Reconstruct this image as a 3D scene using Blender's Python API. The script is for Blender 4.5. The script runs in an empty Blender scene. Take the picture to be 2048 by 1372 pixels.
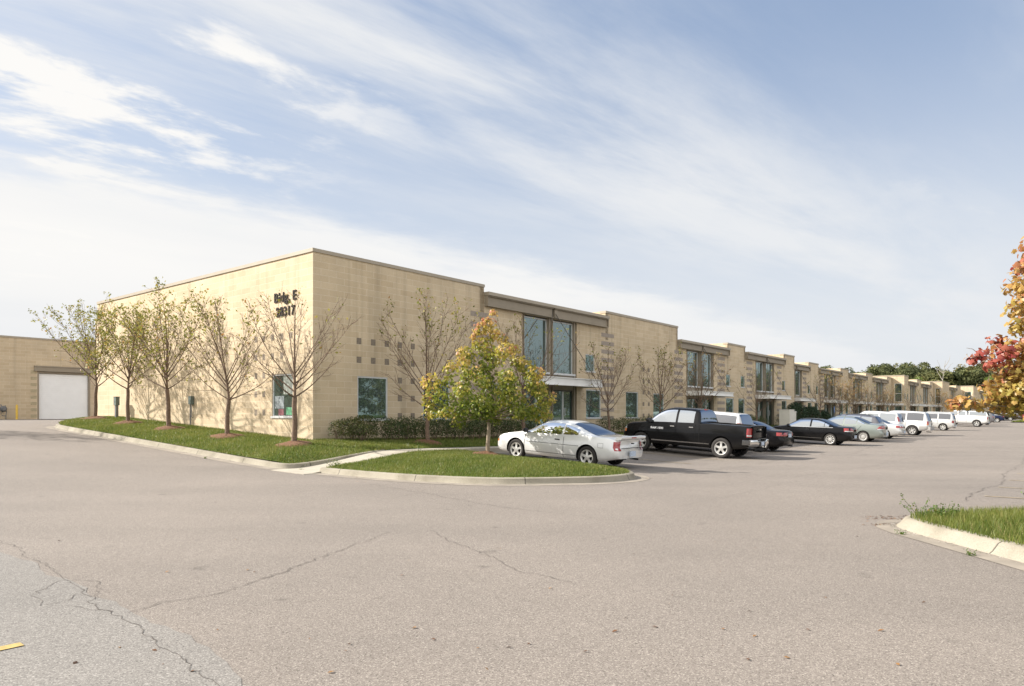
import bpy, math, random
import numpy as np
from mathutils import Vector, Matrix

R = math.radians
scene = bpy.context.scene
col = scene.collection

# ------------------------------------------------------------------ site frame
# u runs along the long shaded facade, v runs along the sunlit end wall (into the site)
CX, CY = -7.24, 25.64
DX, DY = 0.633, 0.774
SUN_E, SKY_S, EXPO, CL = 3.45, .12, 1.52, 2.85
BANK0, BANK1 = 2.45, 3.0
EX, EY = -0.774, 0.633
YAW = math.atan2(DY, DX)

def W(u, v, z=0.0):
    return Vector((CX + u*DX + v*EX, CY + u*DY + v*EY, z))

def UV(x, y):
    x = x - CX; y = y - CY
    return x*DX + y*DY, x*EX + y*EY

def sst(a, b, x):
    t = np.clip((np.asarray(x, float) - a)/(b - a), 0, 1)
    return t*t*(3 - 2*t)

def rise_u(u):
    u = np.asarray(u, float)
    return -.10*sst(0, 9, u) + .0033*np.clip(u-20, 0, 400) + .004*np.clip(u-75, 0, 300)

def lot(u, v):
    v = np.minimum(np.asarray(v, float), -4.6)
    s = v + 10.4
    soft = np.where(s > 6, s, np.log1p(np.exp(np.clip(s, -20, 6)*2.2))/2.2)
    return rise_u(u) + .058*soft

RV = [-200, -7, -5, -3.4, -1, 15, 18, 28, 200]
RZ = [0, 0, .01, .05, .17, 1.05, 1.15, 1.28, 1.30]
def road(v):
    return np.interp(v, RV, RZ)

def G(u, v):
    w = sst(-3.4, .5, u)*(1-sst(-2, 8, v))
    return road(v)*(1-w) + lot(u, v)*w

def Gxy(x, y):
    u, v = UV(x, y)
    return float(G(u, v))

def swz(u):
    w = sst(-3.6, .6, u)
    return .05*(1-w) + (lot(u, -5.0) + .15)*w

def base_z(u, v):
    return .60 + .05*np.clip(v, 0, 16) + np.clip(rise_u(u) + .10, 0, 9)

def lawn_z(u, v):
    u = np.asarray(u, float); v = np.asarray(v, float)
    bz = base_z(np.maximum(u, 0), v)
    zc = road(v) + .15
    t1 = np.clip((u + 3.6)/3.6, 0, 1)
    t2 = np.clip((v + 3.75)/3.75, 0, 1)
    z1 = bz - (bz - zc)*(1-t1)**2
    z2 = bz - (bz - (swz(u) + .02))*(1-t2)**2
    return np.minimum(z1, z2)

# ------------------------------------------------------------------ node helpers
def new_mat(name):
    m = bpy.data.materials.new(name); m.use_nodes = True
    nt = m.node_tree
    b = nt.nodes['Principled BSDF']
    return m, nt, b

def N(nt, typ, **kw):
    n = nt.nodes.new(typ)
    for k, v in kw.items():
        if k.startswith('i_'):
            n.inputs[k[2:].replace('_', ' ')].default_value = v
        else:
            setattr(n, k, v)
    return n

def L(nt, a, ao, b, bi):
    nt.links.new(a.outputs[ao], b.inputs[bi])

def ramp(nt, stops, interp='LINEAR'):
    r = nt.nodes.new('ShaderNodeValToRGB')
    e = r.color_ramp.elements
    while len(e) < len(stops): e.new(.5)
    for i, (p, c) in enumerate(stops):
        e[i].position = p
        e[i].color = (c[0], c[1], c[2], 1) if not isinstance(c, (int, float)) else (c, c, c, 1)
    r.color_ramp.interpolation = interp
    return r

def simple(name, c, rough=.6, metal=0., spec=.5, var=.0, scale=6., coat=0., bump=0., bscale=40.):
    m, nt, b = new_mat(name)
    b.inputs['Base Color'].default_value = (*c, 1)
    b.inputs['Roughness'].default_value = rough
    b.inputs['Metallic'].default_value = metal
    b.inputs['Specular IOR Level'].default_value = spec
    b.inputs['Coat Weight'].default_value = coat
    b.inputs['Coat Roughness'].default_value = .03
    if var or bump:
        tc = N(nt, 'ShaderNodeTexCoord')
    if var:
        no = N(nt, 'ShaderNodeTexNoise', i_Scale=scale, i_Detail=5.)
        L(nt, tc, 'Object', no, 'Vector')
        r = ramp(nt, [(.3, [x*(1-var) for x in c]), (.7, [min(1, x*(1+var)) for x in c])])
        L(nt, no, 'Fac', r, 'Fac'); L(nt, r, 'Color', b, 'Base Color')
    if bump:
        n2 = N(nt, 'ShaderNodeTexNoise', i_Scale=bscale, i_Detail=3.)
        L(nt, tc, 'Object', n2, 'Vector')
        bp = N(nt, 'ShaderNodeBump', i_Strength=bump, i_Distance=.02)
        L(nt, n2, 'Fac', bp, 'Height'); L(nt, bp, 'Normal', b, 'Normal')
    return m

def block_mat(name, c1, c2, mort, rough=.9):
    m, nt, b = new_mat(name)
    tc = N(nt, 'ShaderNodeTexCoord'); sp = N(nt, 'ShaderNodeSeparateXYZ')
    L(nt, tc, 'Object', sp, 'Vector')
    ad = N(nt, 'ShaderNodeMath', operation='ADD'); L(nt, sp, 'X', ad, 0); L(nt, sp, 'Y', ad, 1)
    cb = N(nt, 'ShaderNodeCombineXYZ'); L(nt, ad, 0, cb, 'X'); L(nt, sp, 'Z', cb, 'Y')
    br = N(nt, 'ShaderNodeTexBrick', offset=.5, offset_frequency=2)
    br.inputs['Color1'].default_value = (*c1, 1); br.inputs['Color2'].default_value = (*c2, 1)
    br.inputs['Mortar'].default_value = (*mort, 1)
    br.inputs['Scale'].default_value = 1.0
    br.inputs['Mortar Size'].default_value = .0085
    br.inputs['Mortar Smooth'].default_value = .35
    br.inputs['Bias'].default_value = -.1
    br.inputs['Brick Width'].default_value = .70
    br.inputs['Row Height'].default_value = .242
    L(nt, cb, 0, br, 'Vector')
    no = N(nt, 'ShaderNodeTexNoise', i_Scale=.55, i_Detail=6., i_Roughness=.65)
    L(nt, tc, 'Object', no, 'Vector')
    r = ramp(nt, [(.3, .86), (.7, 1.08)])
    L(nt, no, 'Fac', r, 'Fac')
    # rain streaks running down the wall
    mp = N(nt, 'ShaderNodeMapping'); mp.inputs['Scale'].default_value = (1.6, 1.6, .05)
    L(nt, tc, 'Object', mp, 'Vector')
    n3 = N(nt, 'ShaderNodeTexNoise', i_Scale=1.5, i_Detail=4.)
    L(nt, mp, 0, n3, 'Vector')
    r3 = ramp(nt, [(.28, .80), (.46, 1.0)])
    L(nt, n3, 'Fac', r3, 'Fac')
    n4 = N(nt, 'ShaderNodeTexNoise', i_Scale=38., i_Detail=3.)
    L(nt, tc, 'Object', n4, 'Vector')
    r4 = ramp(nt, [(.3, .9), (.7, 1.08)]); L(nt, n4, 'Fac', r4, 'Fac')
    prev = (br, 'Color')
    for q in (r, r3, r4):
        mx = N(nt, 'ShaderNodeMix', data_type='RGBA', blend_type='MULTIPLY')
        mx.inputs[0].default_value = 1.
        nt.links.new(prev[0].outputs[prev[1]], mx.inputs[6]); nt.links.new(q.outputs['Color'], mx.inputs[7])
        prev = (mx, 2)
    nt.links.new(prev[0].outputs[prev[1]], b.inputs['Base Color'])
    b.inputs['Roughness'].default_value = rough
    b.inputs['Specular IOR Level'].default_value = .2
    bp = N(nt, 'ShaderNodeBump', i_Strength=.35, i_Distance=.012)
    m2 = N(nt, 'ShaderNodeMath', operation='MULTIPLY_ADD'); m2.inputs[1].default_value = -1.; 
    L(nt, br, 'Fac', m2, 0); L(nt, n4, 'Fac', m2, 2)
    L(nt, m2, 0, bp, 'Height'); L(nt, bp, 'Normal', b, 'Normal')
    return m

def glass_mat(name, tint, refl, rtint=(1, 1, 1), wob=.0):
    m, nt, b = new_mat(name)
    b.inputs['Base Color'].default_value = (*tint, 1)
    b.inputs['Roughness'].default_value = .25
    gl = N(nt, 'ShaderNodeBsdfGlossy'); gl.inputs['Roughness'].default_value = .015
    gl.inputs['Color'].default_value = (*rtint, 1)
    fr = N(nt, 'ShaderNodeFresnel', i_IOR=1.5)
    ma = N(nt, 'ShaderNodeMath', operation='ADD', use_clamp=True); ma.inputs[1].default_value = refl
    L(nt, fr, 0, ma, 0)
    mx = N(nt, 'ShaderNodeMixShader'); L(nt, ma, 0, mx, 0)
    nt.links.new(b.outputs[0], mx.inputs[1]); nt.links.new(gl.outputs[0], mx.inputs[2])
    nt.links.new(mx.outputs[0], nt.nodes['Material Output'].inputs[0])
    if wob:
        tc = N(nt, 'ShaderNodeTexCoord'); no = N(nt, 'ShaderNodeTexNoise', i_Scale=1.1, i_Detail=1.)
        L(nt, tc, 'Object', no, 'Vector')
        bp = N(nt, 'ShaderNodeBump', i_Strength=wob, i_Distance=.02)
        L(nt, no, 'Fac', bp, 'Height'); L(nt, bp, 'Normal', gl, 'Normal')
    return m

def leaf_mat(name, stops, trans=.35, rough=.5):
    m, nt, b = new_mat(name)
    at = N(nt, 'ShaderNodeAttribute', attribute_name='tint')
    r = ramp(nt, stops); L(nt, at, 'Fac', r, 'Fac')
    L(nt, r, 'Color', b, 'Base Color')
    b.inputs['Roughness'].default_value = rough
    b.inputs['Specular IOR Level'].default_value = .35
    tr = N(nt, 'ShaderNodeBsdfTranslucent'); L(nt, r, 'Color', tr, 'Color')
    mx = N(nt, 'ShaderNodeMixShader'); mx.inputs[0].default_value = trans
    nt.links.new(b.outputs[0], mx.inputs[1]); nt.links.new(tr.outputs[0], mx.inputs[2])
    nt.links.new(mx.outputs[0], nt.nodes['Material Output'].inputs[0])
    return m

def asphalt_mat(name, dark, mid, light, warmvar):
    m, nt, b = new_mat(name)
    tc = N(nt, 'ShaderNodeTexCoord')
    vo = N(nt, 'ShaderNodeTexVoronoi', i_Scale=120.); L(nt, tc, 'Object', vo, 'Vector')
    n1 = N(nt, 'ShaderNodeTexNoise', i_Scale=80., i_Detail=4., i_Roughness=.65); L(nt, tc, 'Object', n1, 'Vector')
    sepv = N(nt, 'ShaderNodeSeparateColor'); L(nt, vo, 'Color', sepv, 'Color')
    ad = N(nt, 'ShaderNodeMath', operation='MULTIPLY_ADD'); ad.inputs[1].default_value = .45
    L(nt, sepv, 0, ad, 0)
    ml = N(nt, 'ShaderNodeMath', operation='MULTIPLY'); ml.inputs[1].default_value = .55
    L(nt, n1, 'Fac', ml, 0); L(nt, ml, 0, ad, 2)
    r = ramp(nt, [(.22, dark), (.38, mid), (.58, mid), (.79, light)])
    L(nt, ad, 0, r, 'Fac')
    n2 = N(nt, 'ShaderNodeTexNoise', i_Scale=.22, i_Detail=7., i_Roughness=.6); L(nt, tc, 'Object', n2, 'Vector')
    r2 = ramp(nt, [(.3, (1-warmvar,)*3), (.7, (1+warmvar, 1+warmvar*.9, 1+warmvar*.8))]); L(nt, n2, 'Fac', r2, 'Fac')
    # long worn tyre lanes
    mp = N(nt, 'ShaderNodeMapping'); mp.inputs['Scale'].default_value = (.05, .55, 1); mp.inputs['Rotation'].default_value = (0, 0, -YAW)
    L(nt, tc, 'Object', mp, 'Vector')
    n3 = N(nt, 'ShaderNodeTexNoise', i_Scale=1., i_Detail=3.); L(nt, mp, 0, n3, 'Vector')
    r3 = ramp(nt, [(.35, .96), (.65, 1.03)]); L(nt, n3, 'Fac', r3, 'Fac')
    # small dark spots / oil drips
    v2 = N(nt, 'ShaderNodeTexNoise', i_Scale=2.3, i_Detail=2.); L(nt, tc, 'Object', v2, 'Vector')
    r4 = ramp(nt, [(.22, .72), (.32, 1.)]); L(nt, v2, 'Fac', r4, 'Fac')
    prev = (r, 'Color')
    for q in (r2, r3, r4):
        mx = N(nt, 'ShaderNodeMix', data_type='RGBA', blend_type='MULTIPLY'); mx.inputs[0].default_value = 1.
        nt.links.new(prev[0].outputs[prev[1]], mx.inputs[6]); nt.links.new(q.outputs['Color'], mx.inputs[7])
        prev = (mx, 2)
    nt.links.new(prev[0].outputs[prev[1]], b.inputs['Base Color'])
    b.inputs['Roughness'].default_value = .88; b.inputs['Specular IOR Level'].default_value = .25
    bp = N(nt, 'ShaderNodeBump', i_Strength=.5, i_Distance=.006)
    L(nt, ad, 0, bp, 'Height'); L(nt, bp, 'Normal', b, 'Normal')
    return m

# ------------------------------------------------------------------ mesh helpers
class MB:
    def __init__(s): s.v = []; s.f = []; s.m = []
    def add(s, vs, fs, mi=0):
        o = len(s.v); s.v += [tuple(p) for p in vs]
        for f in fs: s.f.append([o+i for i in f]); s.m.append(mi)
    def hexa(s, p, mi=0):   # 8 pts: bottom 4, top 4; wound outwards whatever the order
        q = [np.array(x, float) for x in p]
        if np.dot(np.cross(q[1]-q[0], q[3]-q[0]), q[4]-q[0]) < 0: p = [p[0], p[3], p[2], p[1], p[4], p[7], p[6], p[5]]
        s.add(p, [(3, 2, 1, 0), (4, 5, 6, 7), (0, 1, 5, 4), (1, 2, 6, 5), (2, 3, 7, 6), (3, 0, 4, 7)], mi)
    def box(s, x0, x1, y0, y1, z0, z1, mi=0):
        s.hexa([(x0, y0, z0), (x1, y0, z0), (x1, y1, z0), (x0, y1, z0), (x0, y0, z1), (x1, y0, z1), (x1, y1, z1), (x0, y1, z1)], mi)
    def bar(s, a, b, w, h, mi=0, up=(0, 0, 1)):
        a = Vector(a); b = Vector(b); t = (b-a).normalized(); u = Vector(up)
        sd = t.cross(u)
        if sd.length < 1e-4: sd = t.cross(Vector((1, 0, 0)))
        sd.normalize(); u2 = sd.cross(t)
        sd *= w/2; u2 *= h/2
        s.hexa([a-sd-u2, b-sd-u2, b+sd-u2, a+sd-u2, a-sd+u2, b-sd+u2, b+sd+u2, a+sd+u2], mi)
    def tube(s, pts, rad, n=6, mi=0, cap=True):
        P = np.array(pts, float); m = len(P)
        if np.isscalar(rad): rad = [rad]*m
        T = np.gradient(P, axis=0); T /= np.linalg.norm(T, axis=1)[:, None] + 1e-9
        ref = np.array([0, 0, 1.]) if abs(T[0][2]) < .9 else np.array([1., 0, 0])
        A = np.cross(T, ref); A /= np.linalg.norm(A, axis=1)[:, None] + 1e-9
        B = np.cross(T, A)
        an = np.arange(n)*2*math.pi/n
        V = P[:, None, :] + (A[:, None, :]*np.cos(an)[None, :, None] + B[:, None, :]*np.sin(an)[None, :, None])*np.array(rad)[:, None, None]
        o = len(s.v); s.v += [tuple(x) for x in V.reshape(-1, 3)]
        for i in range(m-1):
            for j in range(n):
                k = (j+1) % n
                s.f.append([o+i*n+j, o+i*n+k, o+(i+1)*n+k, o+(i+1)*n+j]); s.m.append(mi)
        if cap:
            s.f.append([o+j for j in range(n)]); s.m.append(mi)
            s.f.append([o+(m-1)*n+j for j in range(n)][::-1]); s.m.append(mi)
    def lathe(s, prof, axis='y', n=28, c=(0, 0, 0), mi=0, closed=False):
        o = len(s.v); m = len(prof)
        for i in range(n):
            a = 2*math.pi*i/n
            for (r, h) in prof:
                if axis == 'y': p = (c[0]+r*math.cos(a), c[1]+h, c[2]+r*math.sin(a))
                else: p = (c[0]+r*math.cos(a), c[1]+r*math.sin(a), c[2]+h)
                s.v.append(p)
        for i in range(n):
            k = (i+1) % n
            for j in range(m if closed else m-1):
                q = (j+1) % m
                s.f.append([o+i*m+j, o+k*m+j, o+k*m+q, o+i*m+q]); s.m.append(mi)
    def grid(s, P, mi=0, close=False):
        P = np.array(P, float); a, b = P.shape[:2]; o = len(s.v)
        s.v += [tuple(x) for x in P.reshape(-1, 3)]
        for i in range(a-1):
            for j in range(b-1 if not close else b):
                k = (j+1) % b
                s.f.append([o+i*b+j, o+i*b+k, o+(i+1)*b+k, o+(i+1)*b+j]); s.m.append(mi)
    def build(s, name, mats, parent=None, smooth=None):
        me = bpy.data.meshes.new(name); me.from_pydata(s.v, [], s.f)
        if not isinstance(mats, (list, tuple)): mats = [mats]
        for m in mats: me.materials.append(m)
        if len(mats) > 1: me.polygons.foreach_set('material_index', s.m)
        fix_mesh(me, smooth)
        return link(name, me, parent)

def fix_mesh(me, smooth=None):
    me.update()
    if smooth is not None:
        me.polygons.foreach_set('use_smooth', [True]*len(me.polygons))
        if smooth < 180: me.set_sharp_from_angle(angle=R(smooth))

def link(name, me, parent=None):
    o = bpy.data.objects.new(name, me); col.objects.link(o)
    if parent: o.parent = parent
    return o

def np_mesh(name, V, F, mat, tint=None, parent=None, smooth=False):
    me = bpy.data.meshes.new(name)
    nv = len(V); nf, k = F.shape
    me.vertices.add(nv); me.vertices.foreach_set('co', V.astype(np.float32).ravel())
    me.loops.add(nf*k); me.loops.foreach_set('vertex_index', F.astype(np.int32).ravel())
    me.polygons.add(nf)
    me.polygons.foreach_set('loop_start', np.arange(nf, dtype=np.int32)*k)
    if tint is not None:
        a = me.attributes.new('tint', 'FLOAT', 'FACE'); a.data.foreach_set('value', tint.astype(np.float32))
    if smooth: me.polygons.foreach_set('use_smooth', [True]*nf)
    me.materials.append(mat); me.update(calc_edges=True); me.validate()
    return link(name, me, parent)

def empty(name, loc=(0, 0, 0), rz=0.):
    o = bpy.data.objects.new(name, None); col.objects.link(o)
    o.empty_display_size = .3; o.location = loc; o.rotation_euler = (0, 0, rz)
    return o

def tag(o, label=None, cat=None, group=None, kind=None):
    if label: o['label'] = label
    if cat: o['category'] = cat
    if group: o['group'] = group
    if kind: o['kind'] = kind
    return o

def copy_tree(o, parent=None):
    c = o.copy(); col.objects.link(c)
    if parent: c.parent = parent
    for ch in list(o.children): copy_tree(ch, c)
    return c

def catmull(P, sub=6, closed=False):
    P = [np.array(p, float) for p in P]; n = len(P); out = []
    rng = range(n if closed else n-1)
    for i in rng:
        p1 = P[i]; p2 = P[(i+1) % n]
        p0 = P[i-1] if (closed or i > 0) else 2*p1-p2
        p3 = P[(i+2) % n] if (closed or i+2 < n) else 2*p2-p1
        for k in range(sub):
            t = k/sub
            out.append(.5*((2*p1)+(-p0+p2)*t+(2*p0-5*p1+4*p2-p3)*t*t+(-p0+3*p1-3*p2+p3)*t**3))
    if not closed: out.append(P[-1])
    return out

def leaves(pos, size, templ, tf, rng, normal_bias=None, bias=.0):
    """scatter a leaf template at pos with random orientation; returns V,F(face count per leaf = len(tf))"""
    n = len(pos)
    nr = rng.normal(size=(n, 3))
    if normal_bias is not None: nr = nr*(1-bias) + normal_bias*bias*1.7
    nr /= np.linalg.norm(nr, axis=1)[:, None] + 1e-9
    t = rng.normal(size=(n, 3)); t -= (t*nr).sum(1)[:, None]*nr; t /= np.linalg.norm(t, axis=1)[:, None] + 1e-9
    b = np.cross(nr, t)
    T = np.array(templ, float)
    V = pos[:, None, :] + (T[None, :, 0, None]*t[:, None, :] + T[None, :, 1, None]*b[:, None, :] + T[None, :, 2, None]*nr[:, None, :])*size[:, None, None]
    F = np.array(tf)[None] + (np.arange(n)*len(T))[:, None, None]
    return V.reshape(-1, 3), F.reshape(-1, F.shape[-1])

LEAF4 = [(-.5, 0, 0), (0, -.28, .06), (.5, 0, -.05), (0, .28, .06)]
LEAF4F = [(0, 1, 2, 3)]
_ml = [(0, -.12), (.15, -.40), (.27, -.26), (.46, -.24), (.41, -.02), (.52, .18), (.30, .25), (.0, .60), (-.30, .25), (-.52, .18), (-.41, -.02), (-.46, -.24), (-.27, -.26), (-.15, -.40)]
MAPLE = [(0, .02, .07)] + [(x, y, -.55*(x*x+.5*y*y)+.03) for x, y in _ml]
MAPLEF = [(0, i, i+1) for i in range(1, len(_ml))] + [(0, len(_ml), 1)]
# ------------------------------------------------------------------ materials
M = {}
M['asphalt'] = asphalt_mat('asphalt', (.060, .052, .045), (.194, .169, .146), (.39, .35, .305), .10)
M['asphalt_old'] = asphalt_mat('asphalt_old', (.070, .066, .060), (.194, .181, .164), (.37, .35, .32), .08)
M['crack'] = simple('crack', (.09, .077, .066), .95)
M['yellow'] = simple('yellow_paint', (.40, .285, .09), .8, var=.25, scale=14)
M['faded'] = simple('faded_paint', (.34, .27, .165), .85, var=.2, scale=9)
M['block'] = block_mat('block', (.58, .47, .325), (.52, .41, .272), (.66, .565, .42))
M['accent'] = simple('accent_block', (.30, .25, .205), .85, var=.12, scale=9, bump=.3)
M['recess'] = simple('recess_block', (.21, .172, .13), .9, var=.2, scale=12, bump=.3)
M['coping'] = simple('coping_metal', (.34, .29, .22), .5, metal=.0, var=.06, scale=2)
M['beam'] = simple('beam_paint', (.27, .225, .165), .55, var=.06, scale=2)
M['beam_dark'] = simple('beam_slot', (.05, .043, .035), .7)
M['roof'] = simple('roof_membrane', (.6, .58, .52), .85, var=.08, scale=1.2)
M['alu'] = simple('aluminium', (.62, .62, .61), .4, metal=.35)
M['bronze'] = simple('dark_frame', (.085, .075, .06), .5)
M['glass'] = glass_mat('window_glass', (.014, .032, .027), .16, (.62, .84, .78), wob=.05)
M['glass_up'] = glass_mat('upper_glass', (.02, .040, .038), .26, (.56, .68, .66), wob=.04)
M['white'] = simple('white_paint', (.72, .71, .68), .5, var=.04, scale=3)
M['door'] = simple('door_white', (.86, .86, .85), .5, var=.03, scale=2)
M['canopy'] = simple('canopy_metal', (.74, .73, .70), .45, var=.06, scale=1.5)
M['rod'] = simple('rod_steel', (.12, .10, .08), .5, metal=.4)
M['sign'] = simple('sign_bronze', (.016, .012, .009), .7, spec=.15)
M['dark'] = simple('black_rubber', (.02, .02, .02), .7)
M['concrete'] = simple('concrete', (.36, .325, .26), .9, var=.12, scale=1.6, bump=.25, bscale=60)
M['mulch'] = simple('mulch', (.13, .062, .028), .95, var=.45, scale=26, bump=.9, bscale=50)
M['pipe_grey'] = simple('meter_grey', (.16, .165, .17), .5, metal=.3, var=.1)
M['box_green'] = simple('utility_green', (.12, .15, .135), .55, var=.1, scale=5)
M['box_beige'] = simple('cabinet_beige', (.60, .57, .50), .55, var=.05, scale=3)
M['bollard'] = simple('bollard_yellow', (.70, .46, .07), .6, var=.1, scale=6)
M['signblue'] = simple('sign_blue', (.12, .25, .62), .5)
M['sidebox'] = simple('interior_shade', (.30, .32, .28), .8)
M['paper_green'] = simple('paper_green', (.14, .38, .21), .7)
M['paper_red'] = simple('paper_red', (.22, .08, .09), .7)
M['paper_white'] = simple('paper_white', (.22, .25, .26), .7)  # all three papers painted dim, as if seen through tinted glass
M['bark'] = simple('bark', (.15, .10, .068), .9, var=.35, scale=14, bump=.6, bscale=30)
M['bark_maple'] = simple('bark_maple', (.27, .215, .155), .9, var=.25, scale=10, bump=.5, bscale=30)
M['bark_pale'] = simple('bark_pale', (.28, .255, .215), .9, var=.2)

# joints every 3 m along the kerb come from the stored running length
def curb_mat():
    m, nt, b = new_mat('curb_concrete')
    tc = N(nt, 'ShaderNodeTexCoord')
    no = N(nt, 'ShaderNodeTexNoise', i_Scale=1.7, i_Detail=6.); L(nt, tc, 'Object', no, 'Vector')
    r = ramp(nt, [(.28, (.20, .178, .135)), (.5, (.275, .248, .195)), (.72, (.325, .295, .235))]); L(nt, no, 'Fac', r, 'Fac')
    n2 = N(nt, 'ShaderNodeTexNoise', i_Scale=60., i_Detail=4.); L(nt, tc, 'Object', n2, 'Vector')
    r2 = ramp(nt, [(.3, .82), (.7, 1.1)]); L(nt, n2, 'Fac', r2, 'Fac')
    at = N(nt, 'ShaderNodeAttribute', attribute_name='run')
    fr = N(nt, 'ShaderNodeMath', operation='FRACT'); dv = N(nt, 'ShaderNodeMath', operation='DIVIDE'); dv.inputs[1].default_value = 2.9
    L(nt, at, 'Fac', dv, 0); L(nt, dv, 0, fr, 0)
    r3 = ramp(nt, [(0, .25), (.006, .25), (.009, 1.)]); L(nt, fr, 0, r3, 'Fac')
    prev = (r, 'Color')
    for q in (r2, r3):
        mx = N(nt, 'ShaderNodeMix', data_type='RGBA', blend_type='MULTIPLY'); mx.inputs[0].default_value = 1.
        nt.links.new(prev[0].outputs[prev[1]], mx.inputs[6]); nt.links.new(q.outputs['Color'], mx.inputs[7])
        prev = (mx, 2)
    nt.links.new(prev[0].outputs[prev[1]], b.inputs['Base Color'])
    b.inputs['Roughness'].default_value = .9; b.inputs['Specular IOR Level'].default_value = .2
    bp = N(nt, 'ShaderNodeBump', i_Strength=.3, i_Distance=.01); L(nt, n2, 'Fac', bp, 'Height'); L(nt, bp, 'Normal', b, 'Normal')
    return m
M['curb'] = curb_mat()
M['gutter'] = simple('gutter_concrete', (.245, .212, .17), .92, var=.2, scale=2.2, bump=.3, bscale=70)
M['accent2'] = simple('pale_accent', (.40, .335, .215), .9, var=.15, scale=9, bump=.3)
M['grit'] = leaf_mat('grit', [(0, (.10, .09, .075)), (.5, (.30, .27, .23)), (1, (.5, .47, .42))], 0., .9)
def turf_mat():
    m, nt, b = new_mat('turf')
    tc = N(nt, 'ShaderNodeTexCoord')
    no = N(nt, 'ShaderNodeTexNoise', i_Scale=.9, i_Detail=6., i_Roughness=.7); L(nt, tc, 'Object', no, 'Vector')
    r = ramp(nt, [(.28, (.055, .085, .018)), (.5, (.085, .115, .026)), (.72, (.15, .135, .05))]); L(nt, no, 'Fac', r, 'Fac')
    n2 = N(nt, 'ShaderNodeTexNoise', i_Scale=45., i_Detail=4.); L(nt, tc, 'Object', n2, 'Vector')
    r2 = ramp(nt, [(.3, .6), (.7, 1.3)]); L(nt, n2, 'Fac', r2, 'Fac')
    mx = N(nt, 'ShaderNodeMix', data_type='RGBA', blend_type='MULTIPLY'); mx.inputs[0].default_value = 1.
    nt.links.new(r.outputs['Color'], mx.inputs[6]); nt.links.new(r2.outputs['Color'], mx.inputs[7]); nt.links.new(mx.outputs[2], b.inputs['Base Color'])
    b.inputs['Roughness'].default_value = .95; b.inputs['Specular IOR Level'].default_value = .1
    return m
M['turf'] = turf_mat()
M['grass'] = leaf_mat('grass_blades', [(0, (.075, .112, .018)), (.45, (.145, .18, .032)), (.8, (.22, .225, .06)), (1, (.34, .28, .12))], .4)
M['weed'] = leaf_mat('weed_leaves', [(0, (.06, .12, .02)), (.7, (.12, .18, .03)), (1, (.28, .22, .06))], .4)
M['hedge'] = leaf_mat('hedge_leaves', [(0, (.04, .06, .017)), (.6, (.08, .105, .027)), (1, (.14, .13, .042))], .22)
M['shrub'] = leaf_mat('shrub_leaves', [(0, (.04, .06, .015)), (.55, (.10, .115, .03)), (1, (.24, .18, .06))], .28)
M['yew'] = leaf_mat('yew_leaves', [(0, (.016, .036, .013)), (.7, (.032, .06, .02)), (1, (.06, .085, .03))], .15)
M['pear'] = leaf_mat('pear_leaves', [(0, (.11, .13, .025)), (.5, (.24, .24, .05)), (.85, (.38, .32, .08)), (1, (.42, .22, .07))], .42)
M['peardry'] = leaf_mat('pear_dry_leaves', [(0, (.20, .17, .05)), (.5, (.30, .22, .08)), (1, (.36, .17, .08))], .35)
M['gold'] = leaf_mat('gold_green_leaves', [(0, (.11, .16, .022)), (.34, (.23, .26, .04)), (.55, (.44, .37, .07)), (.8, (.55, .37, .13)), (1, (.52, .22, .14))], .5, .4)
M['orange'] = leaf_mat('orange_leaves', [(0, (.22, .21, .04)), (.35, (.42, .32, .08)), (.62, (.46, .27, .09)), (.82, (.40, .13, .08)), (1, (.33, .065, .06))], .42, .4)
M['forest'] = leaf_mat('forest_leaves', [(0, (.07, .085, .038)), (.45, (.135, .148, .06)), (.8, (.205, .19, .07)), (1, (.27, .2, .08))], .35, .9)  # distance haze put into the colour: leaves painted paler
M['limegreen'] = leaf_mat('bright_leaves', [(0, (.09, .13, .03)), (.6, (.17, .22, .045)), (1, (.25, .26, .06))], .35)

# ------------------------------------------------------------------ camera
cd = bpy.data.cameras.new('camera'); cam = bpy.data.objects.new('camera', cd); col.objects.link(cam)
cam.location = (0, 0, 1.65); cam.rotation_euler = (R(90), 0, 0)
cd.sensor_width = 36; cd.lens = 36*1410/2048; cd.shift_y = (829-686)/2048; cd.clip_end = 6000; cd.clip_start = .1
scene.camera = cam

# ------------------------------------------------------------------ light and sky
SUN = Vector((-.985, .12, 0)).normalized()*math.cos(R(33)) + Vector((0, 0, math.sin(R(33))))
sl = bpy.data.lights.new('sun', 'SUN'); sl.energy = SUN_E; sl.angle = R(1.0); sl.color = (1, .94, .86)
so = bpy.data.objects.new('sun', sl); col.objects.link(so)
so.rotation_euler = (-SUN).to_track_quat('-Z', 'Y').to_euler(); so.location = (-40, 10, 40)

w = bpy.data.worlds.new('World'); scene.world = w; w.use_nodes = True
nt = w.node_tree; bg = nt.nodes['Background']
sky = nt.nodes.new('ShaderNodeTexSky'); sky.sky_type = 'NISHITA'; sky.sun_disc = False
sky.sun_elevation = R(33); sky.sun_rotation = math.atan2(SUN.x, SUN.y)
sky.air_density = 1.0; sky.dust_density = 1.5; sky.ozone_density = 1.5
bg.inputs['Strength'].default_value = SKY_S
def mth(op, a=None, b=None, c=None, clamp=False):
    n = nt.nodes.new('ShaderNodeMath'); n.operation = op; n.use_clamp = clamp
    for i, x in enumerate((a, b, c)):
        if x is None: continue
        if isinstance(x, (int, float)): n.inputs[i].default_value = x
        else: nt.links.new(x, n.inputs[i])
    return n.outputs[0]
def smooth(x, a, b):
    n = nt.nodes.new('ShaderNodeMapRange'); n.interpolation_type = 'SMOOTHSTEP'
    n.inputs['From Min'].default_value = a; n.inputs['From Max'].default_value = b
    nt.links.new(x, n.inputs['Value']); return n.outputs[0]
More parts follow.
